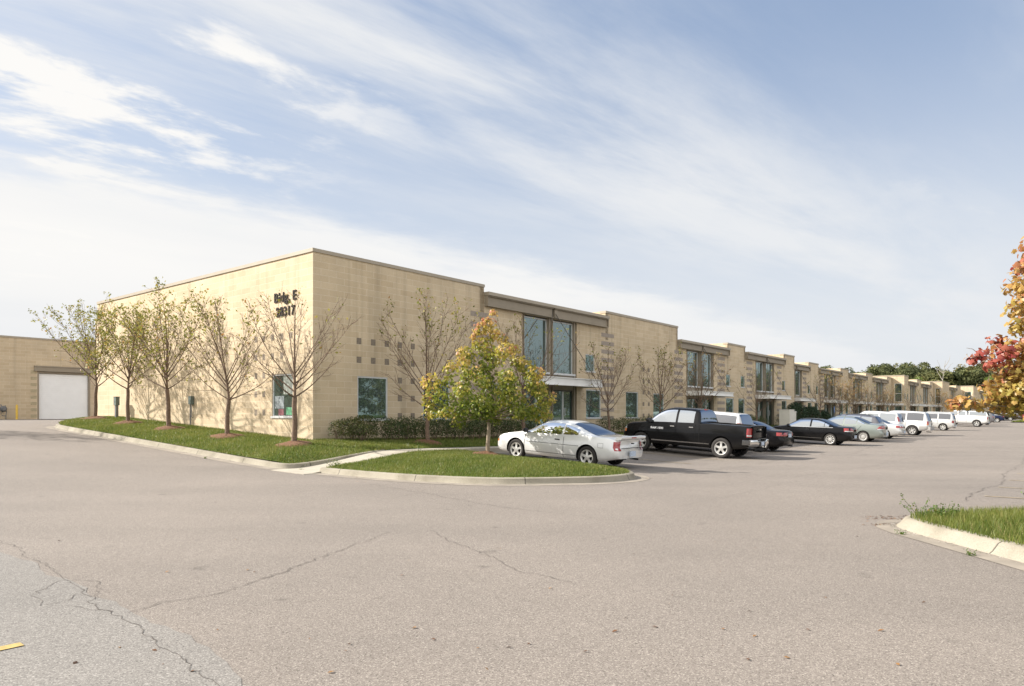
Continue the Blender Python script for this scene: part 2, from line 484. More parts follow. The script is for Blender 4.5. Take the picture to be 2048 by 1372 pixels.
def noise(vec, scale, det=6., rough=.55, dist=0.):
    n = nt.nodes.new('ShaderNodeTexNoise'); n.inputs['Scale'].default_value = scale
    n.inputs['Detail'].default_value = det; n.inputs['Roughness'].default_value = rough; n.inputs['Distortion'].default_value = dist
    nt.links.new(vec, n.inputs['Vector']); return n.outputs['Fac']
tc = nt.nodes.new('ShaderNodeTexCoord'); sp = nt.nodes.new('ShaderNodeSeparateXYZ'); nt.links.new(tc.outputs['Generated'], sp.inputs[0])
zz = mth('ADD', mth('MAXIMUM', sp.outputs[2], 0.0), .06)
px = mth('DIVIDE', sp.outputs[0], zz); py = mth('DIVIDE', sp.outputs[1], zz)
a_ = mth('ADD', mth('MULTIPLY', px, .75), mth('MULTIPLY', py, .66))
b_ = mth('ADD', mth('MULTIPLY', px, -.66), mth('MULTIPLY', py, .75))
def vec(x, y, z=0.):
    c = nt.nodes.new('ShaderNodeCombineXYZ')
    for i, q in enumerate((x, y, z)):
        if isinstance(q, (int, float)): c.inputs[i].default_value = q
        else: nt.links.new(q, c.inputs[i])
    return c.outputs[0]
v_str = vec(mth('MULTIPLY', a_, .30), b_)             # long streaks along the wind
v_puf = vec(mth('MULTIPLY', a_, .75), mth('MULTIPLY', b_, 1.25), 3.7)
v_iso = vec(a_, b_, 9.1)
n_str = noise(v_str, 1.9, 8., .6, .25)
n_fine = noise(v_str, 6., 8., .65, .4)
n_puf = noise(v_puf, 2.2, 9., .6, .15)
n_big = noise(v_iso, .8, 3., .5)
# low bank of bright cloud
bank_x = mth('ADD', b_, mth('ADD', mth('MULTIPLY', mth('SUBTRACT', n_puf, .5), .9), mth('MULTIPLY', mth('SUBTRACT', n_big, .5), .3)))
bank = smooth(bank_x, BANK0, BANK1)
# broad cirrus veil
d1 = mth('DIVIDE', mth('SUBTRACT', b_, 1.55), .55)
gau = mth('POWER', 2.718, mth('MULTIPLY', mth('MULTIPLY', d1, d1), -1.))
veil = mth('MULTIPLY', gau, mth('ADD', smooth(n_str, .30, .66), mth('MULTIPLY', smooth(n_fine, .35, .75), .25)))
veil = mth('MULTIPLY', veil, .95, clamp=True)
veil2 = mth('MULTIPLY', smooth(n_str, .42, .8), .28)
# bright small clouds, upper left
lm = mth('MULTIPLY', mth('SUBTRACT', 1., smooth(a_, .6, 1.5)), smooth(b_, 1.35, 1.75))
puff = mth('MULTIPLY', smooth(n_puf, .47, .60), lm)
# a few scraps upper right
rm = mth('MULTIPLY', smooth(px, .9, 1.3), mth('MULTIPLY', smooth(n_puf, .58, .70), .55))
rm = mth('MULTIPLY', rm, mth('SUBTRACT', 1., smooth(b_, .7, 1.2)))
haze = mth('SUBTRACT', 1., smooth(sp.outputs[2], .04, .52)); haze = mth('MULTIPLY', haze, .88)
back = mth('MULTIPLY', smooth(mth('MULTIPLY', sp.outputs[1], -1.), -.25, .25), mth('ADD', .55, mth('MULTIPLY', n_big, .7)), clamp=True)  # unseen cloud behind the camera, added as fill for the shaded facade
def inv(x): return mth('SUBTRACT', 1., x)
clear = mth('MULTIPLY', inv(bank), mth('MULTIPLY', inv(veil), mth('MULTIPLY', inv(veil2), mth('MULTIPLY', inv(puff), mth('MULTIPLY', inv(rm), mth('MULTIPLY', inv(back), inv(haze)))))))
cov = inv(clear)
# cloud brightness: whiter low and in the puffs
shade = nt.nodes.new('ShaderNodeMix'); shade.data_type = 'RGBA'
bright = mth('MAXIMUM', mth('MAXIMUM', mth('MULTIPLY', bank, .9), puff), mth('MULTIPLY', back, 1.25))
grey = noise(vec(mth('MULTIPLY', a_, .22), mth('MULTIPLY', b_, .55), 4.), 1.3, 4., .5)
bright = mth('MULTIPLY', bright, mth('ADD', .45, mth('MULTIPLY', smooth(grey, .25, .55), .55)))
bright = mth('MULTIPLY', bright, smooth(sp.outputs[2], .02, .2))
nt.links.new(bright, shade.inputs[0])
shade.inputs[6].default_value = (*[x*CL for x in (.84, .86, .89)], 1); shade.inputs[7].default_value = (*[x*CL for x in (1.0, .985, .96)], 1)
mixc = nt.nodes.new('ShaderNodeMix'); mixc.data_type = 'RGBA'
nt.links.new(cov, mixc.inputs[0])
pale = nt.nodes.new('ShaderNodeMix'); pale.data_type = 'RGBA'; pale.inputs[0].default_value = .75
nt.links.new(sky.outputs[0], pale.inputs[6]); pale.inputs[7].default_value = (*[x*CL for x in (.28, .355, .49)], 1)
nt.links.new(pale.outputs[2], mixc.inputs[6]); nt.links.new(shade.outputs[2], mixc.inputs[7])
vm = nt.nodes.new('ShaderNodeVectorMath'); vm.operation = 'SCALE'
nt.links.new(mixc.outputs[2], vm.inputs[0]); nt.links.new(mth('ADD', 1., mth('MULTIPLY', back, .65)), vm.inputs['Scale'])  # same unseen sky scaled brighter still, as added fill light
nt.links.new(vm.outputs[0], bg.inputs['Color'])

scene.view_settings.view_transform = 'Standard'; scene.view_settings.look = 'None'
scene.view_settings.gamma = 1; scene.view_settings.exposure = EXPO
scene.cycles.max_bounces = 6; scene.cycles.diffuse_bounces = 3; scene.cycles.glossy_bounces = 3; scene.cycles.transmission_bounces = 2
scene.cycles.use_denoising = True

# ------------------------------------------------------------------ ground
def struct(o): o['kind'] = 'structure'; return o
us = np.concatenate([np.arange(-70, -20, 5.), np.arange(-20, 14, .5), np.arange(14, 60, 2.), np.arange(60, 176, 5.)])
vs = np.concatenate([np.arange(-140, -40, 10.), np.arange(-40, -16, 2.), np.arange(-16, 0, .4), np.arange(0, 42, 1.5), [44.]])
U_, V_ = np.meshgrid(us, vs, indexing='ij'); Z_ = G(U_, V_)
P = np.stack([CX+U_*DX+V_*EX, CY+U_*DY+V_*EY, Z_], -1)
mb = MB(); mb.grid(P); o = struct(mb.build('parking_lot', M['asphalt'], smooth=180))
g = np.concatenate([[-1800, -900, -400, -200], np.arange(-140, 181, 20), [240, 320, 450, 700, 1200, 2500]])
U_, V_ = np.meshgrid(g, g, indexing='ij'); Z_ = G(np.clip(U_, -70, 176), np.clip(V_, -140, 44)) - .5
P = np.stack([CX+U_*DX+V_*EX, CY+U_*DY+V_*EY, Z_], -1)
mb = MB(); mb.grid(P); struct(mb.build('terrain', M['turf'], smooth=180))

def sheet_uv(name, mat, u0, u1, v0, v1, lift, n=12, zf=G):
    a = np.linspace(u0, u1, n); b = np.linspace(v0, v1, max(3, int(n*abs(v1-v0)/max(.1, abs(u1-u0))) if False else n))
    U_, V_ = np.meshgrid(a, b, indexing='ij')
    P = np.stack([CX+U_*DX+V_*EX, CY+U_*DY+V_*EY, zf(U_, V_)+lift], -1)
    mb = MB(); mb.grid(P); return mb.build(name, mat, smooth=180)
# older grey surfacing bottom left, ragged edge
rng = np.random.default_rng(3)
vv = np.linspace(-40, -11, 160); jag = np.convolve(rng.normal(size=160), np.ones(5)/5, 'same')*.12
ue = np.interp(vv, [-40, -19, -16, -11], [-13.3, -13.1, -12.75, -12.5]) + jag
U_ = np.linspace(0, 1, 4)[None, :]*(ue[:, None]+45)-45
V_ = np.repeat(vv[:, None], 4, 1)
P = np.stack([CX+U_*DX+V_*EX, CY+U_*DY+V_*EY, G(U_, V_)+.004], -1)
mb = MB(); mb.grid(P[:, ::-1]); struct(mb.build('asphalt_patch', M['asphalt_old'], smooth=180))

def ground_px(px, py):
    k = (px-1024)/1410; s = (829-py)/1410; lo, hi = 2., 160.
    y = 3.
    while y < 160:
        if 1.65 + s*y < Gxy(k*y, y): break
        y += .25
    lo, hi = y-.25, y
    for _ in range(20):
        mid = (lo+hi)/2
        if 1.65+s*mid < Gxy(k*mid, mid): hi = mid
        else: lo = mid
    return np.array([k*hi, hi])

# cracks in the paving (world x, y converted once from the survey of the photograph)
crk = [([(252, 1226), (330, 1207), (420, 1192), (500, 1170), (580, 1143), (640, 1122), (700, 1102), (745, 1082), (775, 1065)], .022),
       ([(0, 1080), (40, 1100), (110, 1150), (200, 1212), (262, 1240), (330, 1295), (400, 1345), (440, 1372)], .015),
       ([(80, 1213), (60, 1200), (72, 1186), (118, 1166), (150, 1163), (190, 1165), (195, 1180), (180, 1195)], .015),
       ([(80, 1213), (140, 1200), (152, 1188)], .013), ([(140, 1212), (180, 1220), (232, 1224)], .013),
       ([(735, 968), (800, 978), (900, 997), (1000, 1014), (1100, 1027), (1200, 1040), (1300, 1053)], .022),
       ([(860, 1062), (900, 1085), (960, 1108), (1010, 1132), (1080, 1152), (1150, 1170)], .016),
       ([(1490, 1078), (1540, 1086), (1620, 1090), (1700, 1092)], .018),
       ([(1360, 950), (1430, 938), (1520, 928), (1600, 915), (1690, 910), (1755, 893), (1850, 880)], .03),
       ([(1590, 955), (1640, 945), (1740, 930), (1815, 917)], .028),
       ([(1930, 1003), (1985, 972), (2030, 935), (2048, 918)], .035),
       ([(1815, 917), (1900, 905), (2000, 892)], .03),
       ([(60, 1008), (200, 995), (330, 985), (450, 972)], .014),
       ([(1380, 1010), (1500, 985), (1600, 962)], .014),
       ([(640, 1010), (760, 1000), (850, 980)], .014),
       ([(1640, 908), (1660, 903), (1700, 905), (1740, 909), (1720, 912), (1680, 913), (1640, 908)], .05)]
mb = MB()
for pts, wd in crk:
    g_ = [ground_px(*p) for p in pts]
    fine = []
    for a, b in zip(g_[:-1], g_[1:]):
        n = max(2, int(np.linalg.norm(b-a)/.07))
        for i in range(n): fine.append(a+(b-a)*i/n)
    fine.append(g_[-1]); fine = np.array(fine)
    cs = np.cumsum(rng.normal(size=fine.shape)*.016, 0); cs -= np.linspace(0, 1, len(cs))[:, None]*cs[-1]; fine = fine+cs+rng.normal(size=fine.shape)*.013
    t = np.gradient(fine, axis=0); t /= np.linalg.norm(t, axis=1)[:, None]+1e-9
    nn = np.stack([-t[:, 1], t[:, 0]], 1)
    hw = np.maximum(.0022, wd*.20*np.clip(rng.normal(.7, .55, len(fine)), .06, 1.8))
    A = fine+nn*hw[:, None]; B = fine-nn*hw[:, None]
    P = np.zeros((len(fine), 2, 3)); P[:, 0, :2] = A; P[:, 1, :2] = B
    for i in range(len(fine)):
        for j in range(2): P[i, j, 2] = Gxy(P[i, j, 0], P[i, j, 1])+.008
    mb.grid(P)
struct(mb.build('pavement_cracks', M['crack']))

# painted stall lines
def stripe(mb, a, b, wd, lift=.0085, n=12):
    a = np.array(a, float); b = np.array(b, float); t = (b-a)/np.linalg.norm(b-a); nn = np.array([-t[1], t[0]])*wd/2
    P = []
    for i in range(n+1):
        c = a+(b-a)*i/n; row = []
        for s in (1, -1):
            q = c+nn*s; z = float(G(q[0], q[1])); p = W(q[0], q[1], z+lift); row.append(tuple(p))
        P.append(row)
    mb.grid(P)
mb = MB(); stripe(mb, (-13.58, -15.93), (-18.6, -15.9), .1, .010)
struct(mb.build('yellow_line', M['yellow']))
mb = MB()
for i in range(24):
    stripe(mb, (2.4+i*2.8, -5.6), (2.4+i*2.8, -11.0), .09)
for i in range(26):
    stripe(mb, (1.9+i*2.8, -20.2), (1.9+i*2.8, -25.5), .09)
struct(mb.build('stall_lines', M['faded']))

# ------------------------------------------------------------------ kerbs
CURBP = [(.36, .006), (.02, .010), (-.015, .05), (-.045, .135), (-.08, .155), (-.20, .155), (-.21, -.12)]
def curb(name, path, closed=False, gut=True, zf=None, prof=None):
    """path in uv, outer face to the left-hand normal given by sign of orientation"""
    prof = prof or CURBP
    P = np.array(path, float); n = len(P)
    t = (np.roll(P, -1, 0)-np.roll(P, 1, 0)) if closed else np.gradient(P, axis=0)
    t /= np.linalg.norm(t, axis=1)[:, None]; nn = np.stack([-t[:, 1], t[:, 0]], 1)
    seg = np.linalg.norm(np.diff(P, axis=0, append=P[:1] if closed else P[-1:]), axis=1)
    run = np.concatenate([[0], np.cumsum(seg)[:-1]])
    idx = list(range(n))+([0] if closed else [])
    V = []; RN = []
    for i in idx:
        g0 = float(G(*P[i]))
        for (o_, h) in prof:
            q = P[i]+nn[i]*o_
            gz = float(G(*q)) if o_ > 0 else g0
            p = W(q[0], q[1], gz+h); V.append([tuple(p)]); RN.append(run[i] if i < n else run[-1]+seg[-1])
    m_ = len(prof); Vg = np.array(V).reshape(len(idx), m_, 3)
    mb = MB(); mb.grid(Vg)
    if gut:
        for i in range(len(mb.f)):
            if i % (m_-1) == 0: mb.m[i] = 1
    if not closed:
        for i, rv in ((0, 0), (len(idx)-1, 1)):
            f = [i*m_+j for j in range(m_)]; mb.f.append(f if rv else f[::-1]); mb.m.append(0)
    o = mb.build(name, [M['curb'], M['gutter']], smooth=35)
    at = o.data.attributes.new('run', 'FLOAT', 'POINT'); at.data.foreach_set('value', np.array(RN, np.float32))
    return struct(o)

left_path = catmull([(0.6, 18.6), (-1.2, 17.6), (-2.6, 16.4), (-3.4, 15.2), (-3.6, 13.5), (-3.6, 9), (-3.6, 4), (-3.6, 0), (-3.6, -2.4), (-3.55, -3.3), (-3.3, -3.68), (-2.6, -3.78), (-1.4, -3.8), (.2, -3.8)], 6)
# outward normal must point to -u (the road)
curb('left_curb', left_path[::-1])
isl_ctrl = [(-3.4, -5.15), (-3.42, -7.0), (-3.3, -9.0), (-2.75, -10.9), (-1.6, -12.1), (-.5, -12.8), (.7, -12.85), (1.7, -12.0), (2.15, -10.6), (2.2, -8.5), (2.2, -6.6), (2.2, -5.15)]
isl_path = catmull(isl_ctrl, 6)
curb('island_curb', isl_path[::-1])
lot_path = [(2.4+i*2.0, -5.0) for i in range(62)]
curb('lot_curb', lot_path[::-1])
ri_xy = [(5.75, 2.5), (5.72, 5), (5.70, 7.0), (5.63, 8.8), (5.58, 9.8), (5.72, 10.45), (6.2, 10.8), (7.3, 11.05), (9.4, 11.4), (12.5, 11.7), (16, 12.4)]
ri_path = catmull([UV(*p) for p in ri_xy], 6)
curb('corner_curb', ri_path, prof=[(.30, .006), (.02, .010), (-.02, .04), (-.09, .13), (-.13, .15), (-.24, .155), (-.25, -.12)])
far_path = catmull([(118, -12.5), (126, -12.8), (134, -13), (136, -14), (134, -15), (126, -15.2), (118, -15)], 5)
curb('far_curb', far_path[::-1] if False else far_path)

# ------------------------------------------------------------------ sidewalk
ua = np.concatenate([np.linspace(-3.95, 2.2, 26), np.arange(3, 125, 2.)]); va = np.linspace(-5.0, -3.75, 5)
U_, V_ = np.meshgrid(ua, va, indexing='ij')
V2 = V_ - .25*np.exp(-((U_+3.6)/1.0)**2)*np.linspace(1, -.6, 5)[None, :]
Z_ = swz(U_)+.004
Z_[:, :] = np.where(U_ < -3.6, G(U_, V_)+.012, Z_)
P = np.stack([CX+U_*DX+V2*EX, CY+U_*DY+V2*EY, Z_], -1)
lo_ = np.array([0, 0, .22]); P = np.concatenate([P[:, :1]-lo_, P, P[:, -1:]-lo_], 1); P = np.concatenate([P[:1]-lo_, P, P[-1:]-lo_], 0)
mb = MB(); mb.grid(P); struct(mb.build('sidewalk', M['concrete'], smooth=30))

# ------------------------------------------------------------------ lawns
def uc(v):
    pv = np.array([p for p in left_path if p[0] < -3.2 or p[1] > 0]); o = np.argsort(pv[:, 1]); return np.interp(v, pv[o, 1], pv[o, 0])+.17
GRASS_PTS = []
vv = np.linspace(-3.75, 18.5, 80); tt = np.linspace(0, 1, 12)
UU = uc(vv)[:, None]*(1-tt)[None, :] + 0.0*tt[None, :]; VV = np.repeat(vv[:, None], 12, 1)
UU = np.minimum(UU, 0)
P = np.stack([CX+UU*DX+VV*EX, CY+UU*DY+VV*EY, lawn_z(UU, VV)-.005], -1)
mb = MB(); mb.grid(P[:, ::-1])
ua = np.concatenate([np.linspace(0, 12, 25), np.arange(14, 125, 3.)]); va = np.linspace(-3.75, 0.02, 9)
U_, V_ = np.meshgrid(ua, va, indexing='ij')
P = np.stack([CX+U_*DX+V_*EX, CY+U_*DY+V_*EY, lawn_z(U_, V_)-.005], -1); mb.grid(P)
struct(mb.build('lawn', M['turf'], smooth=180))

class Radial:
    def __init__(s, path, c, zc, inset=.18, lift=.15):
        P = np.array(path); s.c = np.array(c); d = P-s.c
        r = np.linalg.norm(d, axis=1)-inset
        th = np.arctan2(d[:, 1], d[:, 0]); ze = np.array([float(G(*p)) for p in P])+lift
        o = np.argsort(th); s.th = np.concatenate([th[o]-2*math.pi, th[o], th[o]+2*math.pi]); s.r = np.tile(r[o], 3); s.ze = np.tile(ze[o], 3); s.zc = zc
    def z(s, u, v):
        du = np.asarray(u)-s.c[0]; dv = np.asarray(v)-s.c[1]; rho = np.hypot(du, dv); th = np.arctan2(dv, du)
        R_ = np.interp(th, s.th, s.r); t = np.clip(rho/R_, 0, 1)
        return s.zc+(np.interp(th, s.th, s.ze)-s.zc)*t**2.2
    def inside(s, u, v, m=0):
        du = u-s.c[0]; dv = v-s.c[1]; return np.hypot(du, dv) < np.interp(np.arctan2(dv, du), s.th, s.r)-m
    def mesh(s, name, nth=120, nr=12):
        th = np.linspace(-math.pi, math.pi, nth, endpoint=False); R_ = np.interp(th, s.th, s.r)
        t = np.linspace(.001, 1, nr)
        U_ = s.c[0]+np.cos(th)[:, None]*R_[:, None]*t; V_ = s.c[1]+np.sin(th)[:, None]*R_[:, None]*t
        P = np.stack([CX+U_*DX+V_*EX, CY+U_*DY+V_*EY, s.z(U_, V_)-.005], -1)
        mb = MB(); mb.grid(np.transpose(P, (1, 0, 2)), close=True)
        return struct(mb.build(name, M['turf'], smooth=180))
isl_closed = list(isl_path)+[np.array((1.2, -5.05)), np.array((0, -5.02)), np.array((-1.2, -5.02)), np.array((-2.4, -5.05))]
ISL = Radial(isl_closed, (-.5, -8.6), .42); ISL.mesh('island_lawn')
ri_closed = list(ri_path)+[np.array(UV(16, 2)), np.array(UV(9, 1.5))]
RIS = Radial(ri_closed, UV(9.2, 7.2), .27); RIS.mesh('corner_lawn')
FAR = Radial(far_path, (127, -14), .65); FAR.mesh('far_lawn', 40, 5)

def blades(name, u, v, z, h, wd, seed, dry=.12, label='', mat='grass'):
    rng = np.random.default_rng(seed); n = len(u)
    ang = rng.uniform(0, 2*math.pi, n); hh = h*rng.uniform(.55, 1.35, n); lean = rng.normal(0, .35, (n, 2))*hh[:, None]
    x = CX+u*DX+v*EX; y = CY+u*DY+v*EY
    dx = np.cos(ang)*wd/2; dy = np.sin(ang)*wd/2
    V = np.zeros((n, 3, 3)); V[:, 0] = np.stack([x-dx, y-dy, z-.02], 1); V[:, 1] = np.stack([x+dx, y+dy, z-.02], 1)
    V[:, 2] = np.stack([x+lean[:, 0], y+lean[:, 1], z+hh], 1)
    # clumpy tint
    tint = .42+.22*np.sin(u*1.7+1.3*np.sin(v*2.1))*np.sin(v*1.9+u*.7)+rng.normal(0, .16, n)
    tint = np.where(rng.uniform(size=n) < dry, rng.uniform(.75, 1, n), np.clip(tint, 0, .8))
    o = np_mesh(name, V.reshape(-1, 3), np.arange(n*3).reshape(-1, 3), M[mat], tint)
    tag(o, label, 'grass', kind='stuff'); return o
rng = np.random.default_rng(11)
v_ = rng.uniform(-3.75, 18.4, 60000); u_ = np.minimum(uc(v_), 0)*rng.uniform(0, 1, 60000)
k_ = u_ < -.02
blades('lawn_grass', u_[k_], v_[k_], lawn_z(u_[k_], v_[k_]), .07, .022, 1, .10, 'short green grass on the strip between left curb and sunlit wall')
n = 42000; u_ = 60*rng.uniform(0, 1, n)**1.8; v_ = rng.uniform(-3.74, -.1, n)
blades('hedge_grass', u_, v_, lawn_z(u_, v_), .085, .024, 2, .04, 'shaded green grass strip between sidewalk and hedges')
u_ = rng.uniform(-3.4, 2.2, 60000); v_ = rng.uniform(-13, -5, 60000); k_ = ISL.inside(u_, v_, -.02)
blades('island_grass', u_[k_], v_[k_], ISL.z(u_[k_], v_[k_]), .065, .015, 3, .10, 'mown green grass covering the rounded curb island')
x_ = rng.uniform(5.4, 13.5, 95000); y_ = rng.uniform(4.5, 12.3, 95000); u_, v_ = UV(x_, y_); k_ = RIS.inside(u_, v_, -.03)&(x_ < 5.7+.75*y_)
zr = RIS.z(u_, v_)
blades('corner_grass', u_[k_], v_[k_], zr[k_], .09, .010, 4, .14, 'longer rough grass inside the curb at right edge')
u_ = rng.uniform(117, 136, 5000); v_ = rng.uniform(-15.2, -12.3, 5000); k_ = FAR.inside(u_, v_)
blades('far_grass', u_[k_], v_[k_], FAR.z(u_[k_], v_[k_]), .12, .05, 5, .1, 'green grass on the small far curb island')
# ------------------------------------------------------------------ buildings
class Plane:
    """wall plane in a building's local frame: s along the wall, d outwards, z up"""
    def __init__(s, o, a, n): s.o = np.array(o, float); s.a = np.array(a, float); s.n = np.array(n, float)
    def p(s, t, d, z): q = s.o + s.a*t + s.n*d; return (q[0], q[1], z)
    def box(s, mb, t0, t1, d0, d1, z0, z1, mi=0):
        pts = [s.p(t0, d0, z0), s.p(t1, d0, z0), s.p(t1, d1, z0), s.p(t0, d1, z0), s.p(t0, d0, z1), s.p(t1, d0, z1), s.p(t1, d1, z1), s.p(t0, d1, z1)]
        mb.hexa(pts, mi)

def wall(mb, pl, t0, t1, z0, topf, opens, depth=.16, breaks=(), mi=0):
    tb = sorted(set([t0, t1] + [b for b in breaks if t0 < b < t1] + [x for o in opens for x in o[:2] if t0 <= x <= t1]))
    for a, b in zip(tb[:-1], tb[1:]):
        top = topf((a+b)/2); c = (a+b)/2
        zs = sorted(set([z0, top] + [z for o in opens if o[0] < c < o[1] for z in o[2:4] if z0 < z < top]))
        for p, q in zip(zs[:-1], zs[1:]):
            m = (p+q)/2
            if any(o[0] < c < o[1] and o[2] < m < o[3] for o in opens): continue
            mb.add([pl.p(a, 0, p), pl.p(b, 0, p), pl.p(b, 0, q), pl.p(a, 0, q)], [(0, 1, 2, 3)], mi)
    for o in opens:
        a, b, p, q = o[:4]; dd = o[4] if len(o) > 4 else depth
        mb.add([pl.p(a, 0, p), pl.p(b, 0, p), pl.p(b, -dd, p), pl.p(a, -dd, p), pl.p(a, 0, q), pl.p(b, 0, q), pl.p(b, -dd, q), pl.p(a, -dd, q)],
               [(3, 2, 1, 0), (4, 5, 6, 7), (0, 4, 7, 3), (1, 2, 6, 5)], mi)

def window(pl, root, t0, t1, z0, z1, name='window', glass='glass', frame='alu', d=-.10, fw=.06, sill=True, mull=(), dep=.07, trans=(), sillh=.075):
    mb = MB()
    pl.box(mb, t0, t0+fw, d, d+dep, z0, z1); pl.box(mb, t1-fw, t1, d, d+dep, z0, z1)
    pl.box(mb, t0+fw, t1-fw, d, d+dep, z1-fw, z1); pl.box(mb, t0+fw, t1-fw, d, d+dep, z0, z0+fw)
    for m in mull: pl.box(mb, m-.03, m+.03, d, d+dep, z0+fw, z1-fw)
    for m in trans: pl.box(mb, t0+fw, t1-fw, d, d+dep-.003, m-.03, m+.03)
    if sill: pl.box(mb, t0-.03, t1+.03, d+dep, .045, z0-.03, z0-.03+sillh)
    f = mb.build(name, M[frame], root)
    pb = MB(); pl.box(pb, t0+fw*.5, t1-fw*.5, d+.012, d+.030, z0+fw*.5, z1-fw*.5)
    pb.build('pane', M[glass], f)
    return f

def coping(mb, pl, t0, t1, z, th=.35, h=.11, over=.04, mi=0):
    pl.box(mb, t0, t1, -th, over, z-h, z+.02, mi)

def bay(pl, root, uc_, hw, floor, ztop, up, can, right=True, glassy=('glass_up', 'glass'), detail=True):
    """two-storey glazed entrance bay: ztop underside of beam, up=(z0,z1) of the tall windows, can=(z0,z1) of canopy"""
    cw = .13
    for c in (uc_-hw+.09, uc_, uc_+hw-.09):
        mb = MB(); w_ = .17 if c == uc_ else .13
        pl.box(mb, c-w_, c-w_+.05, -.22, .02 if c == uc_ else -.03, floor, ztop); pl.box(mb, c+w_-.05, c+w_, -.22, .02 if c == uc_ else -.03, floor, ztop)
        pl.box(mb, c-w_+.05, c+w_-.05, -.14, -.08, floor, ztop)
        mb.build('column', M['beam'], root)
    mb = MB(); pl.box(mb, uc_-hw+.22, uc_-.17, -.24, -.10, can[0]-.15, up[0]); pl.box(mb, uc_+.17, uc_+hw-.22, -.24, -.10, can[0]-.15, up[0])
    mb.build('spandrel_panel', M['beam'], root)
    for (a, b) in ((uc_-hw+.22, uc_-.17), (uc_+.17, uc_+hw-.22)):
        window(pl, root, a, b, up[0], up[1], glass=glassy[0], d=-.22, sill=detail, sillh=.10)
        # glazed door pair below
        m = (a+b)/2 + .1
        mb = MB(); z1 = can[0]-.16
        pl.box(mb, a, a+.06, -.22, -.14, floor, z1); pl.box(mb, b-.06, b, -.22, -.14, floor, z1); pl.box(mb, a+.06, b-.06, -.22, -.14, z1-.07, z1)
        f = mb.build('entrance_door', M['bronze'], root)
        mb = MB(); pl.box(mb, a+.06, b-.06, -.20, -.185, floor+.02, z1-.07); mb.build('pane', M[glassy[1]], f)
        mb = MB(); pl.box(mb, m-.045, m+.045, -.185, -.13, floor+.02, z1-.07); mb.build('stile', M['alu'], f)
        if detail:
            mb = MB(); mb.tube([pl.p(m+.1, -.08, floor+.9), pl.p(m+.1, -.08, floor+1.35)], .018, 8); pl.box(mb, m+.085, m+.115, -.14, -.08, floor+.92, floor+.95); pl.box(mb, m+.085, m+.115, -.14, -.08, floor+1.30, floor+1.33)
            mb.build('handle', M['alu'], f)
    mb = MB()
    pl.box(mb, uc_-hw-.1, uc_+hw+.55, 1.26, 1.30, can[0], can[1]); pl.box(mb, uc_-hw-.1, uc_+hw+.55, 1.30, 1.36, can[1]-.04, can[1]); pl.box(mb, uc_-hw-.1, uc_+hw+.55, 1.30, 1.36, can[0], can[0]+.04)
    pl.box(mb, uc_-hw-.1, uc_-hw-.06, .0, 1.26, can[0], can[1]); pl.box(mb, uc_+hw+.51, uc_+hw+.55, .0, 1.26, can[0], can[1])
    pl.box(mb, uc_-hw-.06, uc_+hw+.51, .0, 1.26, can[1]-.10, can[1]-.06)
    mb.build('canopy', M['canopy'], root)
    for sgn in (-1, 1):
        mb = MB(); mb.tube([pl.p(uc_+sgn*.12, .22, ztop+.22), pl.p(uc_+sgn*(hw+.05), 1.22, can[1])], .018, 6); mb.build('hanger_rod', M['rod'], root)

def beam(pl, root, t0, t1, z0, z1, uc_):
    mb = MB()
    for a, b in ((t0, uc_-.07), (uc_+.07, t1)):
        pl.box(mb, a, b, .0, .14, z0+.03, z1-.16); pl.box(mb, a, b, .14, .24, z0, z0+.035); pl.box(mb, a, b, .14, .24, z1-.20, z1-.16)
        pl.box(mb, a, b, .0, .14, z0, z0+.03)
        pl.box(mb, b-.02 if b == t1 else a, b if b == t1 else a+.02, .14, .235, z0+.035, z1-.20)
    pl.box(mb, uc_-.07, uc_+.07, .0, .08, z0, z1-.16, 1)
    pl.box(mb, uc_+.07, uc_+.36, .145, .20, z0+.05, z1-.24, 0)
    o = mb.build('fascia_beam', [M['beam'], M['beam_dark']], root)
    mb = MB(); pl.box(mb, t0-.02, t1+.02, -.35, .30, z1-.155, z1); mb.build('roof_edge', M['coping'], root)
    return o

def stripes(mb, pl, t0, t1, ztop, zbot, mi=1):
    z = ztop
    while z > zbot:
        pl.box(mb, t0, t1, .0, .006, z-.232, z, mi); z -= .484

BLD = empty('commercial_building', (CX, CY, 0), YAW)
tag(BLD, 'long tan block building with glazed bays and a sunlit end wall carrying dark letters', 'building')
F0 = Plane((0, 0), (1, 0), (0, -1))        # main facade, v = 0
FB = Plane((0, 1.3), (1, 0), (0, -1))      # set back stretch
SW_ = Plane((0, 0), (0, 1), (-1, 0))       # sunlit end wall

HI1, LO1, HI2, LO2 = 7.69, 7.36, 7.25, 6.80
blocksA = [(0, 9.37, HI1), (20.06, 29.4, HI1), (38.0, 41.7, HI2), (51.1, 54.2, HI2)]
def topA(u):
    for a, b, t in blocksA:
        if a <= u <= b: return t
    return LO1-.1 if u < 21 else LO2-.1
bayA = [(14.66, 2.42), (33.1, 2.32), (46.3, 2.3)]
fl = .66
winA = [(2.02, 3.55, 1.43, 3.14), (5.48, 7.11, 1.43, 3.14), (9.98, 11.58, 1.43, 3.14), (18.0, 19.57, 1.43, 3.07), (22.4, 23.95, 1.43, 3.05), (25.9, 27.4, 1.43, 3.03),
        (37.75, 39.3, 1.43, 2.95), (40.25, 41.6, 1.43, 2.95), (50.6, 52.0, 1.43, 2.95)]
smallA = [(17.95, 18.9, 4.06, 5.05), (37.75, 38.6, 3.85, 4.78), (40.75, 41.6, 3.85, 4.78), (50.7, 51.6, 3.85, 4.78)]
opens = [w_ for w_ in winA+smallA]
for i, (c, h) in enumerate(bayA): opens.append((c-h, c+h, fl, 6.70 if i == 0 else 6.22, .24))
mb = MB()
wall(mb, F0, 0, 54.2, -.6, topA, opens, breaks=[x for b in blocksA for x in b[:2]])
